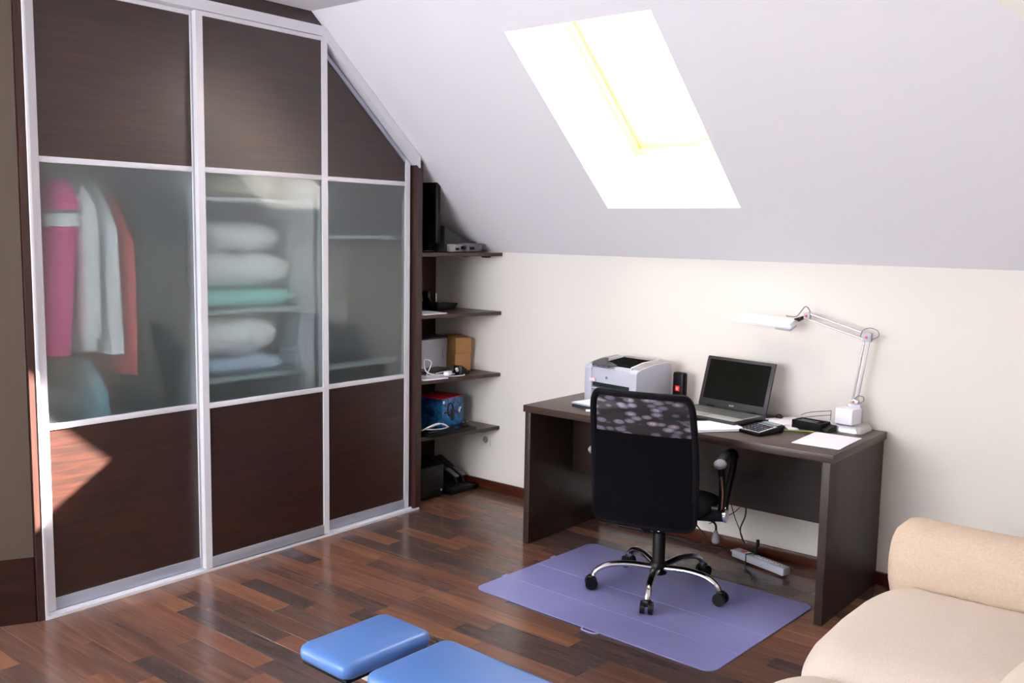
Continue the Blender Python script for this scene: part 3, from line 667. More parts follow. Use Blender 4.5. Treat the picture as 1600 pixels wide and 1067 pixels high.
for sx in (-1, 1): b = B(); b.prism([Vector((sx * (PW - 0.066), y, z + 0.004)) for y, z in top[:3] + [(PD - 0.04, 0.22), (-PD + 0.035, 0.195)]], Vector((sx * 0.006, 0, 0))); obj('white_edging', b, M['white'], t)
obj('output_recess', B().prism([Vector((-PW + 0.068, y, z)) for y, z in ((-PD + 0.06, 0.212), (PD - 0.05, 0.230), (PD - 0.05, 0.216), (-PD + 0.06, 0.203))], Vector((2 * PW - 0.136, 0, 0))), mat('matt_black_recess', (6, 6, 7), 0.9, spec=0.05), t, smooth=False)
b = B()
pts = [(-0.15, -PD + 0.03), (-0.125, -PD - 0.004), (-0.10, -PD + 0.006), (-0.085, -PD - 0.008), (-0.06, -PD + 0.002), (-0.045, -PD - 0.006), (-0.02, -PD + 0.004), (-0.01, -PD - 0.006), (0.01, -PD + 0.012), (0.03, -PD + 0.022), (-0.02, -PD + 0.045), (-0.07, -PD + 0.055), (-0.10, -PD + 0.10), (-0.125, -PD + 0.10)]
b.prism([Vector((x, y, 0.206 + (y + PD) * 0.24)) for x, y in pts], Vector((0, 0, 0.007))); obj('crumpled_flap', b, M['dgrey'], t, label='dark torn looking film over the output slot')
obj('feed_slot', B().box(-PW + 0.05, PW - 0.05, -PD + 0.012, -PD + 0.04, 0.094, 0.114), M['teal'], t, smooth=False)
obj('recess_back', B().box(-PW + 0.05, PW - 0.05, -PD + 0.07, -PD + 0.075, 0.0, 0.115), M['black'], t, smooth=False)
obj('inner_shelf', B().box(-PW + 0.05, PW - 0.05, -PD + 0.004, -PD + 0.07, 0.080, 0.087), M['lgrey'], t, smooth=False)
obj('emblem', B().cone((-0.03, -PD + 0.0085, 0.145), (-0.03, -PD + 0.005, 0.145), 0.0075), M['grey'], t, label='small round grey emblem')
obj('indicator_window', B().box(-0.145, -0.105, -PD - 0.002, -PD + 0.001, 0.118, 0.135), mat('pinkish_label', (228, 200, 204), 0.5), t)
obj('paper_tray', B().box(-PW + 0.055, PW - 0.055, -PD - 0.155, -PD + 0.06, 0.012, 0.022, bev=0.003), M['lgrey'], t)
obj('tray_front', B().box(-PW + 0.06, PW - 0.09, -PD - 0.158, -PD - 0.13, 0.0, 0.013, bev=0.002), M['dgrey'], t)
tag(obj('paper_sheet', B().box(-0.10, 0.10, -0.10, 0.08, 0, 0.003), M['paper']), 'white paper lying in the open printer tray', 'paper', loc=(1.175, -0.455, DT + 0.0225), rz=math.radians(-9))
t = thing('portable_speaker', 'slim black upright speaker with red badge between printer and laptop', 'speaker', (1.440, -0.10, DT), math.radians(-8))
obj('body', B().box(-0.036, 0.036, -0.022, 0.022, 0, 0.178, bev=0.012, seg=3), M['black'], t)
obj('badge', B().box(-0.013, 0.014, -0.0245, -0.0215, 0.078, 0.106, bev=0.001), M['redled'], t, label='glowing red square badge')
obj('badge_mark', B().box(-0.004, 0.000, -0.0255, -0.0243, 0.084, 0.099).box(-0.004, 0.008, -0.0255, -0.0243, 0.084, 0.087).box(0.004, 0.007, -0.0255, -0.0243, 0.09, 0.099), M['white'], t)

t = thing('laptop', 'open dark grey laptop with black screen in the middle of the desk', 'laptop', (1.772, -0.155, DT), math.radians(-9))
obj('base', B().box(-0.205, 0.205, -0.265, 0.0, 0.006, 0.027, bev=0.004), M['dgrey'], t)
obj('underside', B().box(-0.195, 0.195, -0.255, -0.01, 0.0, 0.008, bev=0.003), M['black'], t)
obj('palm_rest', B().box(-0.203, 0.203, -0.263, -0.185, 0.0268, 0.0282, bev=0.0005), mat('grey_palm_rest', (180, 182, 180), 0.35, metal=0.3), t)
obj('keyboard_plate', B().box(-0.2, 0.2, -0.184, -0.035, 0.0268, 0.0278), mat('grey_deck', (140, 144, 142), 0.4), t)
b = B()
for r_ in range(5):
    for c_ in range(17):
        x = -0.188 + c_ * 0.0222; y = -0.175 + r_ * 0.026
        b.box(x, x + 0.018, y, y + 0.021, 0.0278, 0.0305)
obj('keys', b, mat('grey_keycap', (92, 96, 96), 0.5), t, kind='stuff')
obj('touchpad', B().box(-0.075, 0.025, -0.255, -0.192, 0.028, 0.0287), M['pgrey'], t)
for hx_ in (-0.15, 0.10): obj('hinge', B().cone((hx_, -0.002, 0.027), (hx_ + 0.05, -0.002, 0.027), 0.008), M['black'], t)
lid = obj('lid', B().box(-0.205, 0.205, -0.006, 0.006, 0.0, 0.262, bev=0.004), mat('laptop_bezel', (48, 46, 50), 0.4), t)
lid.location = (0, 0.0, 0.026); lid.rotation_euler = (math.radians(-16), 0, 0)
obj('screen', B().box(-0.184, 0.184, -0.0075, -0.0055, 0.038, 0.245), M['screen'], lid, smooth=False)
text('acer', 0.018, M['lgrey'], lid, (0, -0.0072, 0.019), (PI / 2, 0, 0))
obj('red_edge', B().box(-0.2065, -0.2045, -0.004, 0.004, 0.004, 0.255), mat('dark_red_lid_edge', (110, 34, 40), 0.4), lid)
tag(obj('usb_receiver', B().box(-0.006, 0.016, -0.006, 0.006, 0, 0.009, bev=0.002), M['black']), 'tiny black usb stick at the right side of the laptop', 'usb stick', loc=(1.992, -0.235, DT + 0.008), rz=-0.1)
tag(obj('mouse_cable', B().tube(smooth_pts([(0, 0, 0.004), (0.03, 0.04, 0.004), (0.05, 0.09, 0.004), (0.02, 0.12, 0.004)]), 0.003, 6), M['cable']), 'short black cable behind the laptop corner', 'cable', loc=(2.0, -0.16, DT))
b = B().sphere((0, 0, 0.014), 0.014, 12, (1.3, 1, 1)); tag(obj('cable_knob', b, M['cable']), 'dark round cable knob beside the laptop hinge', 'cable knob', loc=(2.005, -0.10, DT))
def papers(name, label, loc, rz, wx, wy, n=1, m='paper'):
    b = B()
    for i in range(n):
        a = 0.012 * math.sin(i * 2.1); q = 0.008 * math.cos(i * 1.7)
        b.box(-wx / 2 + a, wx / 2 + a, -wy / 2 + q, wy / 2 + q, i * 0.0026, i * 0.0026 + 0.0022)
    return tag(obj(name, b, M[m], smooth=False), label, 'paper', loc=loc, rz=rz)
papers('paper_stack', 'uneven stack of white papers on the desk edge behind the chair back', (1.855, -0.515, DT), math.radians(-38), 0.21, 0.24, 4)
papers('paper_sheet', 'single white sheet lying at the right front of the desk', (2.372, -0.432, DT), math.radians(2), 0.205, 0.30, 2)
papers('paper_pile', 'pale sheets behind the calculator near the wall', (2.075, -0.14, DT), math.radians(-30), 0.16, 0.2, 3)
papers('note_slip', 'small white note lying left of the black card box', (2.15, -0.275, DT), math.radians(35), 0.05, 0.08, 1)
papers('note_slip', 'tiny paper corner peeking beside the printer tray', (1.20, -0.585, DT), math.radians(35), 0.05, 0.05, 1)
tag(obj('pencil', B().cone((-0.085, 0, 0.004), (0.075, 0, 0.004), 0.004, seg=6).cone((0.075, 0, 0.004), (0.09, 0, 0.004), 0.004, 0.0005, seg=6), M['green'], smooth=False), 'yellow green pencil lying in front of the black card box', 'pencil', loc=(2.19, -0.33, DT), rz=math.radians(28))
t = thing('calculator', 'black desk calculator with white keys right of the laptop', 'calculator', (2.078, -0.455, DT), math.radians(-16)); t.scale = (0.84, 0.9, 0.95)
b = B().prism([Vector((-0.072, y, z)) for y, z in ((-0.10, 0), (0.085, 0), (0.10, 0.035), (0.045, 0.031), (-0.10, 0.016))], Vector((0.144, 0, 0)), 0.004); obj('case', b, M['black'], t)
sl = lambda y: 0.016 + (y + 0.10) / 0.145 * 0.015
obj('face_plate', B().prism([Vector((x, y, sl(y) + 0.0003)) for x, y in ((-0.066, -0.093), (0.066, -0.093), (0.066, 0.044), (-0.066, 0.044))], Vector((0, 0, 0.0015))), M['lgrey'], t, smooth=False)
b = B()
for r_ in range(5):
    for c_ in range(5):
        x = -0.058 + c_ * 0.0245; y = -0.086 + r_ * 0.0245
        b.box(x, x + 0.016, y, y + 0.015, sl(y) + 0.001, sl(y) + 0.0065)
obj('keys', b, mat('dark_navy_keys', (34, 36, 56), 0.5), t, kind='stuff')
obj('display', B().prism([Vector((x, y, z)) for x, y, z in ((-0.058, 0.050, 0.0345), (0.058, 0.050, 0.0345), (0.06, 0.094, 0.0372), (-0.06, 0.094, 0.0372))], Vector((0, 0, 0.0012))), mat('grey_green_display', (150, 168, 164), 0.2), t, smooth=False)
t = thing('card_box', 'small black open card box under the spectacles', 'box', (2.215, -0.215, DT), math.radians(-8))
b = B().box(-0.075, 0.075, -0.045, 0.045, 0, 0.006).box(-0.075, 0.075, -0.045, -0.039, 0.006, 0.04).box(-0.075, 0.075, 0.039, 0.045, 0.006, 0.04).box(-0.075, -0.069, -0.039, 0.039, 0.006, 0.04).box(0.069, 0.075, -0.039, 0.039, 0.006, 0.04)
obj('body', b, M['black'], t, smooth=False)
obj('card_stack', B().box(-0.066, 0.03, -0.036, 0.036, 0.006, 0.036, bev=0.001), M['dgrey'], t)
obj('ramp', B().prism([Vector((0.076, y, z)) for y, z in ((-0.04, 0), (0.04, 0), (0.04, 0.03), (-0.04, 0.02))], Vector((0.035, 0, 0)), 0.003), M['black'], t)
t = thing('spectacles', 'thin framed spectacles resting on the black card box', 'glasses', (2.225, -0.17, DT + 0.042), math.radians(20))
b = B()
for sx in (-1, 1):
    b.tube([(0.062, sx * 0.034 + 0.026 * math.cos(a), 0.024 + 0.019 * math.sin(a)) for a in [i * PI / 8 for i in range(16)]], 0.0012, 6, True)
b.tube([(0.062, -0.009, 0.028), (0.063, 0, 0.031), (0.062, 0.009, 0.028)], 0.0012, 6)
obj('rim', b, M['dgrey'], t)
for sx in (-1, 1):
    obj('temple', B().tube(smooth_pts([(0.062, sx * 0.06, 0.035), (0.0, sx * 0.062, 0.026), (-0.05, sx * 0.060, 0.016), (-0.075, sx * 0.058, 0.004)]), 0.0015, 6), M['dgrey'], t)
    obj('lens', B().prism([(Vector((0.0615, sx * 0.034 + 0.025 * math.cos(a), 0.024 + 0.018 * math.sin(a)))) for a in [i * PI / 8 for i in range(16)]], Vector((0.001, 0, 0))), M['lens'], t)

# lamp
lp = thing('desk_lamp', 'silver white swing arm desk lamp at the right end of the desk', 'lamp', (2.372, -0.105, DT))
b = B()
def rr(x, y, rx, ry, z, r, n=6):
    out = []
    for cx, cy, a0 in ((rx - r, ry - r, 0), (-rx + r, ry - r, 90), (-rx + r, -ry + r, 180), (rx - r, -ry + r, 270)):
        for k in range(n + 1):
            a = math.radians(a0 + 90 * k / n); out.append(Vector((x + cx + r * math.cos(a), y + cy + r * math.sin(a), z)))
    return out
def loft(b, rings):
    R_ = [[b.bm.verts.new(p) for p in r] for r in rings]
    for A, D_ in zip(R_, R_[1:]):
        n = len(A)
        for k in range(n): b.bm.faces.new((A[k], A[(k + 1) % n], D_[(k + 1) % n], D_[k]))
    b.bm.faces.new(R_[0][::-1]); b.bm.faces.new(R_[-1])
loft(b, [rr(-0.022, 0, 0.095, 0.082, 0, 0.03), rr(-0.022, 0, 0.095, 0.082, 0.008, 0.03), rr(-0.022, 0.0, 0.084, 0.072, 0.03, 0.028), rr(-0.022, 0.0, 0.068, 0.058, 0.038, 0.025)])
obj('base', b, M['silver'], lp)
obj('post', B().box(-0.016, 0.034, 0.0, 0.045, 0.034, 0.125, bev=0.005), M['lgrey'], lp)
obj('clamp', B().box(-0.03, -0.014, 0.005, 0.03, 0.10, 0.125, bev=0.003).box(-0.018, 0.02, 0.004, 0.034, 0.122, 0.145, bev=0.005), M['silver'], lp)
A0 = Vector((-0.002, 0.02, 0.135)); A1 = Vector((0.040, 0.02, 0.445)); A2 = Vector((-0.255, 0.02, 0.525))
def twin(a, c, off, name):
    obj(name, B().cone(a + off, c + off, 0.0055, seg=10), M['silver'], lp); obj(name, B().cone(a - off, c - off, 0.0055, seg=10), M['silver'], lp)
twin(A0, A1, Vector((0.011, 0, 0.0)), 'lower_arm_bar'); twin(A1 + Vector((0, 0, 0.0)), A2, Vector((0.004, 0, 0.0135)), 'upper_arm_bar')
for P_, r_ in ((A1, 0.021), (A2, 0.016), (A0, 0.014)):
    k_ = obj('joint', B().box(P_.x - r_, P_.x + r_, 0.006, 0.034, P_.z - r_, P_.z + r_, bev=0.006), M['lgrey'], lp)
    obj('screw_cap', B().cone((P_.x, 0.0065, P_.z), (P_.x, 0.003, P_.z), 0.006), M['coral'], k_)
obj('head_bracket', B().cone(A2 + Vector((-0.012, 0, -0.004)), A2 + Vector((-0.06, -0.01, -0.022)), 0.006).cone(A2 + Vector((-0.03, -0.03, -0.02)), A2 + Vector((-0.03, 0.02, -0.012)), 0.008), M['black'], lp)
HC = Vector((-0.455, -0.015, 0.492))
hm = B(); loft(hm, [rr(0, 0, 0.155, 0.050, -0.010, 0.008), rr(0, 0, 0.156, 0.051, 0.0, 0.008), rr(0, 0, 0.145, 0.042, 0.012, 0.008)])
hd_ = obj('shade', hm, M['white'], lp); hd_.location = HC; hd_.rotation_euler = (math.radians(15), math.radians(3), 0)
obj('diffuser', B().box(-0.145, 0.145, -0.042, 0.042, -0.014, -0.009, bev=0.001), M['paper'], hd_)
obj('switch_housing', B().box(0.07, 0.15, -0.045, 0.03, -0.024, -0.012, bev=0.003), M['lgrey'], hd_)
def loopc(pts, r=0.0022): obj('flex_cable', B().tube(smooth_pts(pts, 6), r, 6), M['grey'], lp)
loopc([A1 + Vector(p) for p in ((-0.03, -0.01, 0.0), (-0.02, -0.012, 0.03), (0.01, -0.01, 0.045), (0.045, -0.005, 0.035), (0.052, 0.0, 0.012), (0.035, 0, -0.002), (0.015, 0, -0.01))])
loopc([A2 + Vector(p) for p in ((-0.10, -0.02, -0.005), (-0.05, -0.02, -0.005), (-0.03, -0.01, 0.02), (-0.012, 0, 0.045), (0.008, 0, 0.03), (0.012, 0, 0.004))], 0.003)
loopc([A0 + Vector(p) for p in ((0.0, -0.01, 0.01), (0.018, -0.01, 0.03), (0.04, 0, 0.025), (0.04, 0, 0.005), (0.02, 0, -0.004), (0.008, 0, 0.0))])
t = tag(obj('note_cube', B().box(-0.043, 0.043, -0.043, 0.043, 0, 0.072, bev=0.002), M['paper']), 'white note cube standing on the lamp base', 'note cube', loc=(2.365, -0.145, DT + 0.0385), rz=math.radians(-10))

# ------------------------------------------------------------------ office chair
CX, CY, CR = 1.754, -0.800, math.radians(14)
ch = thing('office_chair', 'black mesh-back office chair with chrome five-star base in front of the desk', 'chair', (CX, CY, 0.0075), CR)
obj('hub', B().lathe([(0.03, 0.075), (0.04, 0.08), (0.042, 0.12), (0.033, 0.135)]), M['black'], ch)
ZM = 0.0
base_ang = [math.radians(4 + 72 * k) - CR for k in range(5)]
for a in base_ang:
    d = Vector((math.cos(a), math.sin(a), 0)); q = Vector((-d.y, d.x, 0))
    pts = smooth_pts([d * 0.03 + Vector((0, 0, 0.108)), d * 0.14 + Vector((0, 0, 0.122)), d * 0.235 + Vector((0, 0, 0.115)), d * 0.29 + Vector((0, 0, 0.088)), d * 0.305 + Vector((0, 0, 0.060))], 5)
    n = len(pts)
    l_ = obj('base_leg', B().tube(pts, 0.014, 12, rad=[0.019 - 0.005 * i / n for i in range(n)], flat=0.8), M['chrome'], ch)
    c0 = d * 0.312
    cs = obj('caster', B().cone(c0 + q * 0.009, c0 + q * 0.027, 0.029, seg=20), M['black'], ch)
    for v in cs.data.vertices: v.co.z += 0.029
    obj('wheel', B().cone(c0 - q * 0.009 + Vector((0, 0, 0.029)), c0 - q * 0.027 + Vector((0, 0, 0.029)), 0.029, seg=20), M['black'], cs)
    obj('caster_hood', B().box(c0.x - 0.018, c0.x + 0.018, c0.y - 0.016, c0.y + 0.016, 0.034, 0.066, bev=0.008, seg=3), M['black'], cs)
obj('gas_column', B().lathe([(0.030, 0.12), (0.030, 0.27), (0.027, 0.275), (0.014, 0.28), (0.014, 0.33)]), M['black'], ch)
obj('column_sleeve', B().lathe([(0.0145, 0.28), (0.0145, 0.345)]), M['chrome'], ch)
obj('tilt_mechanism', B().box(-0.09, 0.09, -0.12, 0.12, 0.335, 0.375, bev=0.01), M['black'], ch)
lv = B().tube(smooth_pts([(0.05, 0.04, 0.35), (0.15, 0.05, 0.347), (0.22, 0.06, 0.345), (0.245, 0.06, 0.33), (0.248, 0.06, 0.30)]), 0.005, 8); lvo = obj('height_lever', lv, M['black'], ch)
obj('lever_knob', B().lathe([(0.006, 0.305), (0.010, 0.295), (0.018, 0.268), (0.019, 0.252), (0.012, 0.243)], (0.248, 0.06, 0.0)), M['grey'], lvo)
b = B()
def seatf(u, v):
    a = 2 * PI * u; e = PI * (v - 0.5); sg = lambda q, n: math.copysign(abs(q) ** n, q)
    cx = sg(math.cos(e), 0.35) * sg(math.cos(a), 0.5); cy = sg(math.cos(e), 0.35) * sg(math.sin(a), 0.5)
    z = 0.04 * math.sin(e) - (0.03 * max(0, cy - 0.6) / 0.4 if cy > 0.6 else 0)
    return (cx * 0.245, cy * 0.235 + 0.02, 0.42 + z)
b.grid(40, 14, seatf); bmesh.ops.remove_doubles(b.bm, verts=b.bm.verts, dist=0.0008); obj('seat', b, M['seatcloth'], ch)
# back
def bk(u, v, off=0.0):
    """u -1..1 across, v 0..1 up"""
    hw = 0.222 + 0.010 * math.sin(v * PI) - 0.006 * v
    z = 0.385 + v * 0.59
    y = -0.255 - 0.05 * math.sin(v * PI * 0.55) * 0.2 - 0.085 * v + 0.04 * math.sin(PI * v) * 0.6 - 0.028 * (1 - u * u) - off
    return Vector((u * hw, y, z))
out = []
rc = 0.14
for (cu, cv, a0) in ((1 - rc, 1 - rc * 0.8, 0), (-1 + rc, 1 - rc * 0.8, 90), (-1 + rc, rc * 0.5, 180), (1 - rc, rc * 0.5, 270)):
    for k in range(7):
        a = math.radians(a0 + 15 * k); out.append((cu + rc * math.cos(a), cv + (rc * 0.8 if a0 < 180 else rc * 0.5) * math.sin(a)))
out2 = []
for i in range(len(out)):
    p, q = out[i], out[(i + 1) % len(out)]
    n = max(1, int(math.hypot(q[0] - p[0], (q[1] - p[1]) * 2) / 0.12))
    for k in range(n): out2.append((p[0] + (q[0] - p[0]) * k / n, p[1] + (q[1] - p[1]) * k / n))
obj('back_frame', B().tube([bk(u, v) for u, v in out2], 0.0150, 10, True), M['backcloth'], ch)
def inside(u): return 0.97
def sheet(v0, v1, off, nu=16, nv=20):
    b = B()
    def f(a, c):
        v = v0 + (v1 - v0) * c; lim = 0.99
        if v > 1 - rc * 0.8:
            q = (v - (1 - rc * 0.8)) / (rc * 0.8); lim = 1 - rc + rc * math.sqrt(max(0, 1 - q * q))
        if v < rc * 0.5:
            q = (rc * 0.5 - v) / (rc * 0.5); lim = 1 - rc + rc * math.sqrt(max(0, 1 - q * q))
        return bk((2 * a - 1) * lim, v, off)
    return b.grid(nu, nv, f)
obj('mesh_back', sheet(0.05, 0.985, 0.0), M['mesh'], ch)
b = sheet(0.01, 0.70, 0.006); bmesh.ops.solidify(b.bm, geom=b.bm.faces[:], thickness=0.004)
obj('lower_back_cloth', b, M['backcloth'], ch)
b = sheet(0.01, 0.22, 0.016); bmesh.ops.solidify(b.bm, geom=b.bm.faces[:], thickness=0.004)
obj('lumbar_band', b, M['seatcloth'], ch)
obj('back_support', B().tube(smooth_pts([(0, -0.05, 0.355), (0, -0.20, 0.345), (0, -0.275, 0.39), (0, -0.285, 0.50)]), 0.016, 10), M['black'], ch)
for sx in (-1, 1):
    X = sx * 0.292
    ar = obj('armrest', B().tube(smooth_pts([(X, -0.10, 0.655), (X, -0.05, 0.668), (X, 0.08, 0.67), (X, 0.145, 0.655), (X * 1.01, 0.16, 0.63)]), 0.024, 12, flat=0.6), M['black'], ch)
    obj('armrest_cap', B().sphere((X, -0.108, 0.655), 0.034, 16, (0.85, 1.25, 0.62)), M['grey'], ar)
    obj('arm_support', B().tube(smooth_pts([(X, -0.085, 0.645), (X, -0.065, 0.60), (X * 1.01, -0.05, 0.52), (X * 0.99, -0.03, 0.43)]), 0.016, 10), M['black'], ar)
    obj('arm_support', B().tube(smooth_pts([(X * 1.01, 0.155, 0.645), (X * 1.02, 0.13, 0.59), (X * 1.0, 0.075, 0.50), (X * 0.98, 0.045, 0.42)]), 0.026, 10, flat=0.6), M['black'], ar)
    obj('chrome_trim', B().tube(smooth_pts([(X + 0.003, -0.095, 0.60), (X * 1.01 + 0.003, -0.068, 0.52), (X * 0.995 + 0.003, -0.048, 0.44)]), 0.0065, 6), M['chrome'], ar)
    obj('arm_mount', B().cone((sx * 0.10, 0.0, 0.385), (X + sx * 0.012, 0.0, 0.405), 0.036), M['black'], ar)
    obj('mount_ring', B().cone((X + sx * 0.004, 0.0, 0.405), (X + sx * 0.016, 0.0, 0.406), 0.039), M['chrome'], ar)

# ------------------------------------------------------------------ chair mat
t = thing('chair_mat', 'lilac plastic chair mat on the wood floor under the office chair', 'mat')
outl = rr(0, 0, 0.627, 0.455, 0, 0.05, 6)
b = B().prism([Vector((p.x, p.y, 0.0)) for p in outl], Vector((0, 0, 0.005)), 0.001, 1)
m1 = obj('sheet', b, M['mat'], t); m1.location = (1.745, -0.928, 0.001); m1.rotation_euler = (0, 0, math.radians(-2.2))
b = B().box(-0.625, 0.625, -0.002, 0.002, 0.0048, 0.0058).box(-0.625, 0.625, -0.238, -0.235, 0.0048, 0.0056)
m2 = obj('fold_crease', b, M['matline'], m1)
b = B().tube(smooth_pts([(0.01, -0.452, 0.003), (0.02, -0.475, 0.003), (0.05, -0.480, 0.003), (0.085, -0.475, 0.003), (0.10, -0.452, 0.003)]), 0.0035, 8)
obj('handle', b, M['matline'], m1, label='loop handle at the front edge')
b = B().box(-0.64, -0.62, 0.12, 0.155, 0.0, 0.004, bev=0.001).box(-0.64, -0.62, -0.25, -0.215, 0.0, 0.004, bev=0.001)
obj('catch_tab', b, M['mat'], m1)

# ------------------------------------------------------------------ under the desk
t = thing('power_strip', 'white power strip with red switch on the floor under the desk', 'power strip', (1.975, -0.172, 0), math.radians(-17))
obj('housing', B().box(-0.17, 0.17, -0.027, 0.027, 0.008, 0.048, bev=0.006), M['lgrey'], t)
obj('socket_row', B().box(-0.03, 0.15, -0.012, 0.012, 0.0475, 0.0495), M['white'], t)
b = B()
for i in range(5): b.cone((-0.015 + i * 0.036, -0.004, 0.0492), (-0.015 + i * 0.036, -0.004, 0.0503), 0.0035, seg=8).cone((-0.003 + i * 0.036, 0.005, 0.0492), (-0.003 + i * 0.036, 0.005, 0.0503), 0.0035, seg=8)
obj('pin_holes', b, M['black'], t, kind='stuff')
obj('switch', B().box(-0.125, -0.095, -0.010, 0.010, 0.047, 0.053, bev=0.002), M['red'], t, label='red rocker switch')
obj('cord_relief', B().cone((-0.168, 0, 0.028), (-0.20, 0, 0.028), 0.006, 0.004), M['lgrey'], t)
obj('foot', B().box(0.13, 0.15, -0.02, 0.02, 0, 0.009).box(-0.15, -0.13, -0.02, 0.02, 0, 0.009), M['dgrey'], t)
obj('cable_tie', B().tube([(-0.07, -0.030, 0.006), (-0.07, -0.030, 0.051), (-0.055, 0.030, 0.053), (-0.055, 0.031, 0.006)], 0.003, 6), M['cable'], t)
coil('plugged_cable', 'black plug and thick cable standing on the power strip', (1.935, -0.145, 0.05), [(0, 0, 0), (0.0, 0.0, 0.03), (0.006, 0.01, 0.05), (0.0, 0.02, 0.07)], 0.009, M['cable'], 'plug')
coil('desk_cable', 'black cable hanging in front of the wall to the power strip', (0, 0, 0), [(1.815, -0.09, 0.37), (1.84, -0.09, 0.30), (1.84, -0.08, 0.22), (1.815, -0.08, 0.14), (1.85, -0.11, 0.09), (1.91, -0.14, 0.06)], 0.0038, M['cable'])
coil('desk_cable', 'thin grey cable crossing diagonally below the desk back panel', (0, 0, 0), [(1.72, -0.09, 0.38), (1.75, -0.09, 0.30), (1.78, -0.08, 0.20), (1.82, -0.08, 0.12), (1.86, -0.10, 0.06)], 0.0024, M['dgrey'])
coil('desk_cable', 'thin cable sagging from the desk back panel towards the left', (0, 0, 0), [(1.83, -0.06, 0.40), (1.81, -0.06, 0.28), (1.77, -0.05, 0.22), (1.70, -0.05, 0.17), (1.62, -0.05, 0.12)], 0.0024, M['dgrey'])
coil('desk_cable', 'thin black cable bowing at the right desk panel', (0, 0, 0), [(2.455, -0.06, 0.43), (2.40, -0.05, 0.33), (2.385, -0.05, 0.24), (2.40, -0.05, 0.17), (2.44, -0.06, 0.10)], 0.0035, M['cable'])
coil('floor_cable', 'black cable running along the floor below the back skirting', (0, 0, 0.004), [(1.0, -0.10, 0.0), (1.3, -0.06, 0.0), (1.55, -0.09, 0.0), (1.72, -0.06, 0.0), (1.80, -0.11, 0.012), (1.815, -0.118, 0.024)], 0.006, M['cable'])
coil('floor_cable', 'thin dark cable lying across the floor in front of the power strip', (0, 0, 0.003), [(1.90, -0.16, 0.0), (1.93, -0.24, 0.0), (1.99, -0.31, 0.0), (2.02, -0.36, 0.0)], 0.004, M['cable'])
coil('desk_cable', 'black looped cable under the seat near the wall', (0, 0, 0), [(1.66, -0.12, 0.33), (1.63, -0.11, 0.26), (1.56, -0.10, 0.20), (1.57, -0.10, 0.12), (1.63, -0.10, 0.06), (1.60, -0.12, 0.008)], 0.004, M['cable'])

# ------------------------------------------------------------------ exercise bench (two blue pads on a steel frame)
t = thing('exercise_bench', 'blue vinyl exercise bench on a pale steel frame in the foreground', 'bench', (1.96, -2.66, 0), math.radians(-2))
def pad(name, x0, x1, y0, y1, z0, z1, lab=None):
    b = B(); loft(b, [rr((x0 + x1) / 2, (y0 + y1) / 2, (x1 - x0) / 2 - i, (y1 - y0) / 2 - i, z, 0.035 - i * 0.4) for z, i in ((z0, 0.012), (z0 + 0.008, 0.003), (z0 + 0.02, 0.0), (z1 - 0.02, 0.0), (z1 - 0.010, 0.003), (z1 - 0.003, 0.010), (z1, 0.022))])
    o = obj(name, b, M['blue'], t, label=lab, ang=60)
    obj('board', B().box(x0 + 0.015, x1 - 0.015, y0 + 0.015, y1 - 0.015, z0 - 0.012, z0, bev=0.002), M['black'], o); return o
pad('seat_pad', -0.262, -0.024, -0.190, 0.165, 0.355, 0.405, 'short blue seat pad')
pad('back_pad', 0.022, 0.80, -0.165, 0.175, 0.335, 0.40, 'long paler blue back pad')
fb = B(); fb.box(-0.22, 0.76, -0.025, 0.025, 0.27, 0.322, bev=0.004); obj('main_beam', fb, M['bench'], t)
for x in (-0.09, 0.64):
    obj('post', B().box(x - 0.024, x + 0.024, -0.024, 0.024, 0.045, 0.27, bev=0.003), M['bench'], t)
    f_ = obj('cross_foot', B().box(x - 0.024, x + 0.024, -0.25, 0.25, 0.0, 0.045, bev=0.004), M['bench'], t)
    obj('rubber_cap', B().box(x - 0.026, x + 0.026, -0.262, -0.248, 0.0, 0.047, bev=0.003).box(x - 0.026, x + 0.026, 0.248, 0.262, 0.0, 0.047, bev=0.003), M['black'], f_)

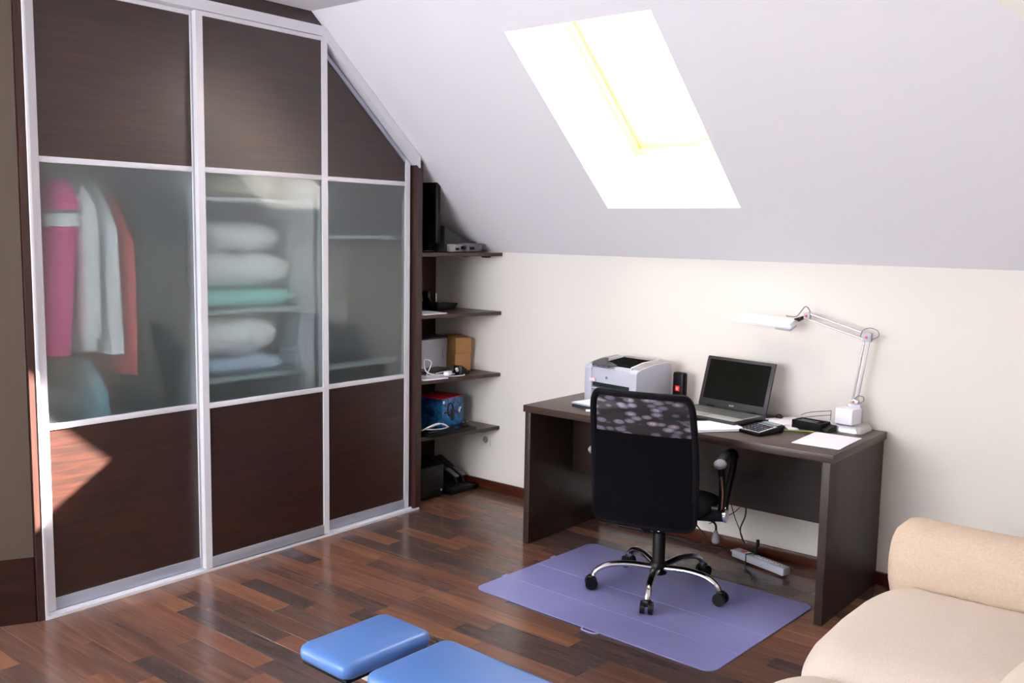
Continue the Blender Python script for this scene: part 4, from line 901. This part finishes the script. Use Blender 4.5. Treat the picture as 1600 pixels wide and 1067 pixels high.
# ------------------------------------------------------------------ sofa
t = thing('sofa', 'cream fabric sofa with rolled arm at the right beside the desk', 'sofa')
SXF, SXB = 2.885, 3.86
def cushion(name, m, x0, x1, y0, y1, z0, z1, r=0.06, bulge=0.04, crown=0.02, parent=None, seed=0, nx=30, ny=30, label=None):
    """soft rectangular cushion: superellipsoid grid with wrinkles"""
    b = B(); cx, cy, cz = (x0 + x1) / 2, (y0 + y1) / 2, (z0 + z1) / 2; hx, hy, hz_ = (x1 - x0) / 2, (y1 - y0) / 2, (z1 - z0) / 2
    sg = lambda q, n: math.copysign(abs(q) ** n, q)
    def f(u, v):
        a = 2 * PI * u; e = PI * (v - 0.5)
        px, py = sg(math.cos(a), 0.30), sg(math.sin(a), 0.30); k = sg(math.cos(e), 0.32)
        x, y, z = px * k, py * k, sg(math.sin(e), 0.75)
        wob = 0.006 * math.sin(9 * y + seed) + 0.005 * math.sin(13 * x + 2 * seed + 3 * y)
        bx = -bulge * (1 - y * y) * max(0, -x) * (1 - 0.5 * z * z)
        bz = crown * (1 - x * x) * (1 - y * y) * (1 if z > 0 else 0)
        return (cx + x * hx + bx + wob * 0.6, cy + y * hy + wob, cz + z * hz_ + bz + wob * 0.4)
    b.grid(nx * 2, ny, f); bmesh.ops.remove_doubles(b.bm, verts=b.bm.verts, dist=0.0008)
    return obj(name, b, m, parent, label=label, ang=80)
cushion('seat_cushion', M['sofa'], SXF - 0.01, 3.55, -1.93, -1.03, 0.20, 0.425, parent=t, seed=1, bulge=0.045)
cushion('seat_cushion', M['sofa'], SXF - 0.01, 3.55, -2.85, -1.925, 0.20, 0.425, parent=t, seed=4, bulge=0.045)
obj('base', B().box(SXF + 0.03, SXB, -2.83, -0.92, 0.05, 0.24, bev=0.02), M['sofaarm'], t)
for x in (SXF + 0.09, SXB - 0.06):
    for y in (-2.77, -0.98): obj('foot', B().cone((x, y, 0), (x, y, 0.055), 0.02, 0.028), M['black'], t)
def arm(yc, lab=None):
    b = B(); n = 34; rings = []
    for i in range(n + 1):
        u = i / n; x = SXF - 0.015 + u * (SXB - SXF)
        e = 1.0
        if u < 0.10: e = 0.72 + 0.28 * math.sqrt(1 - (1 - u / 0.10) ** 2)
        if u > 0.95: e = 0.80 + 0.2 * math.sqrt(max(0, 1 - ((u - 0.95) / 0.05) ** 2))
        ring = []
        for k in range(28):
            a = 2 * PI * k / 28
            ry, rz_ = 0.15 * e, 0.14 * e
            wv = 1 + 0.012 * math.sin(6 * a + 9 * u) + (0.02 * math.sin(11 * a) if u < 0.1 else 0)
            z = 0.488 + rz_ * math.sin(a) * wv
            y = yc + ry * math.cos(a) * wv
            if math.sin(a) < -0.2: z = 0.488 + rz_ * math.sin(a) * 1.7
            ring.append(Vector((x, y, z)))
        rings.append(ring)
    loft(b, rings)
    return obj('armrest', b, M['sofaarm'], t, ang=70, label=lab)
arm(-0.955)
cushion('back_cushion', M['cushc'], 3.46, 3.86, -1.97, -1.10, 0.36, 0.50, parent=t, seed=2, bulge=0.02)
cushion('back_cushion', M['cushc'], 3.47, 3.86, -2.80, -1.72, 0.30, 0.60, parent=t, seed=3, bulge=0.06)
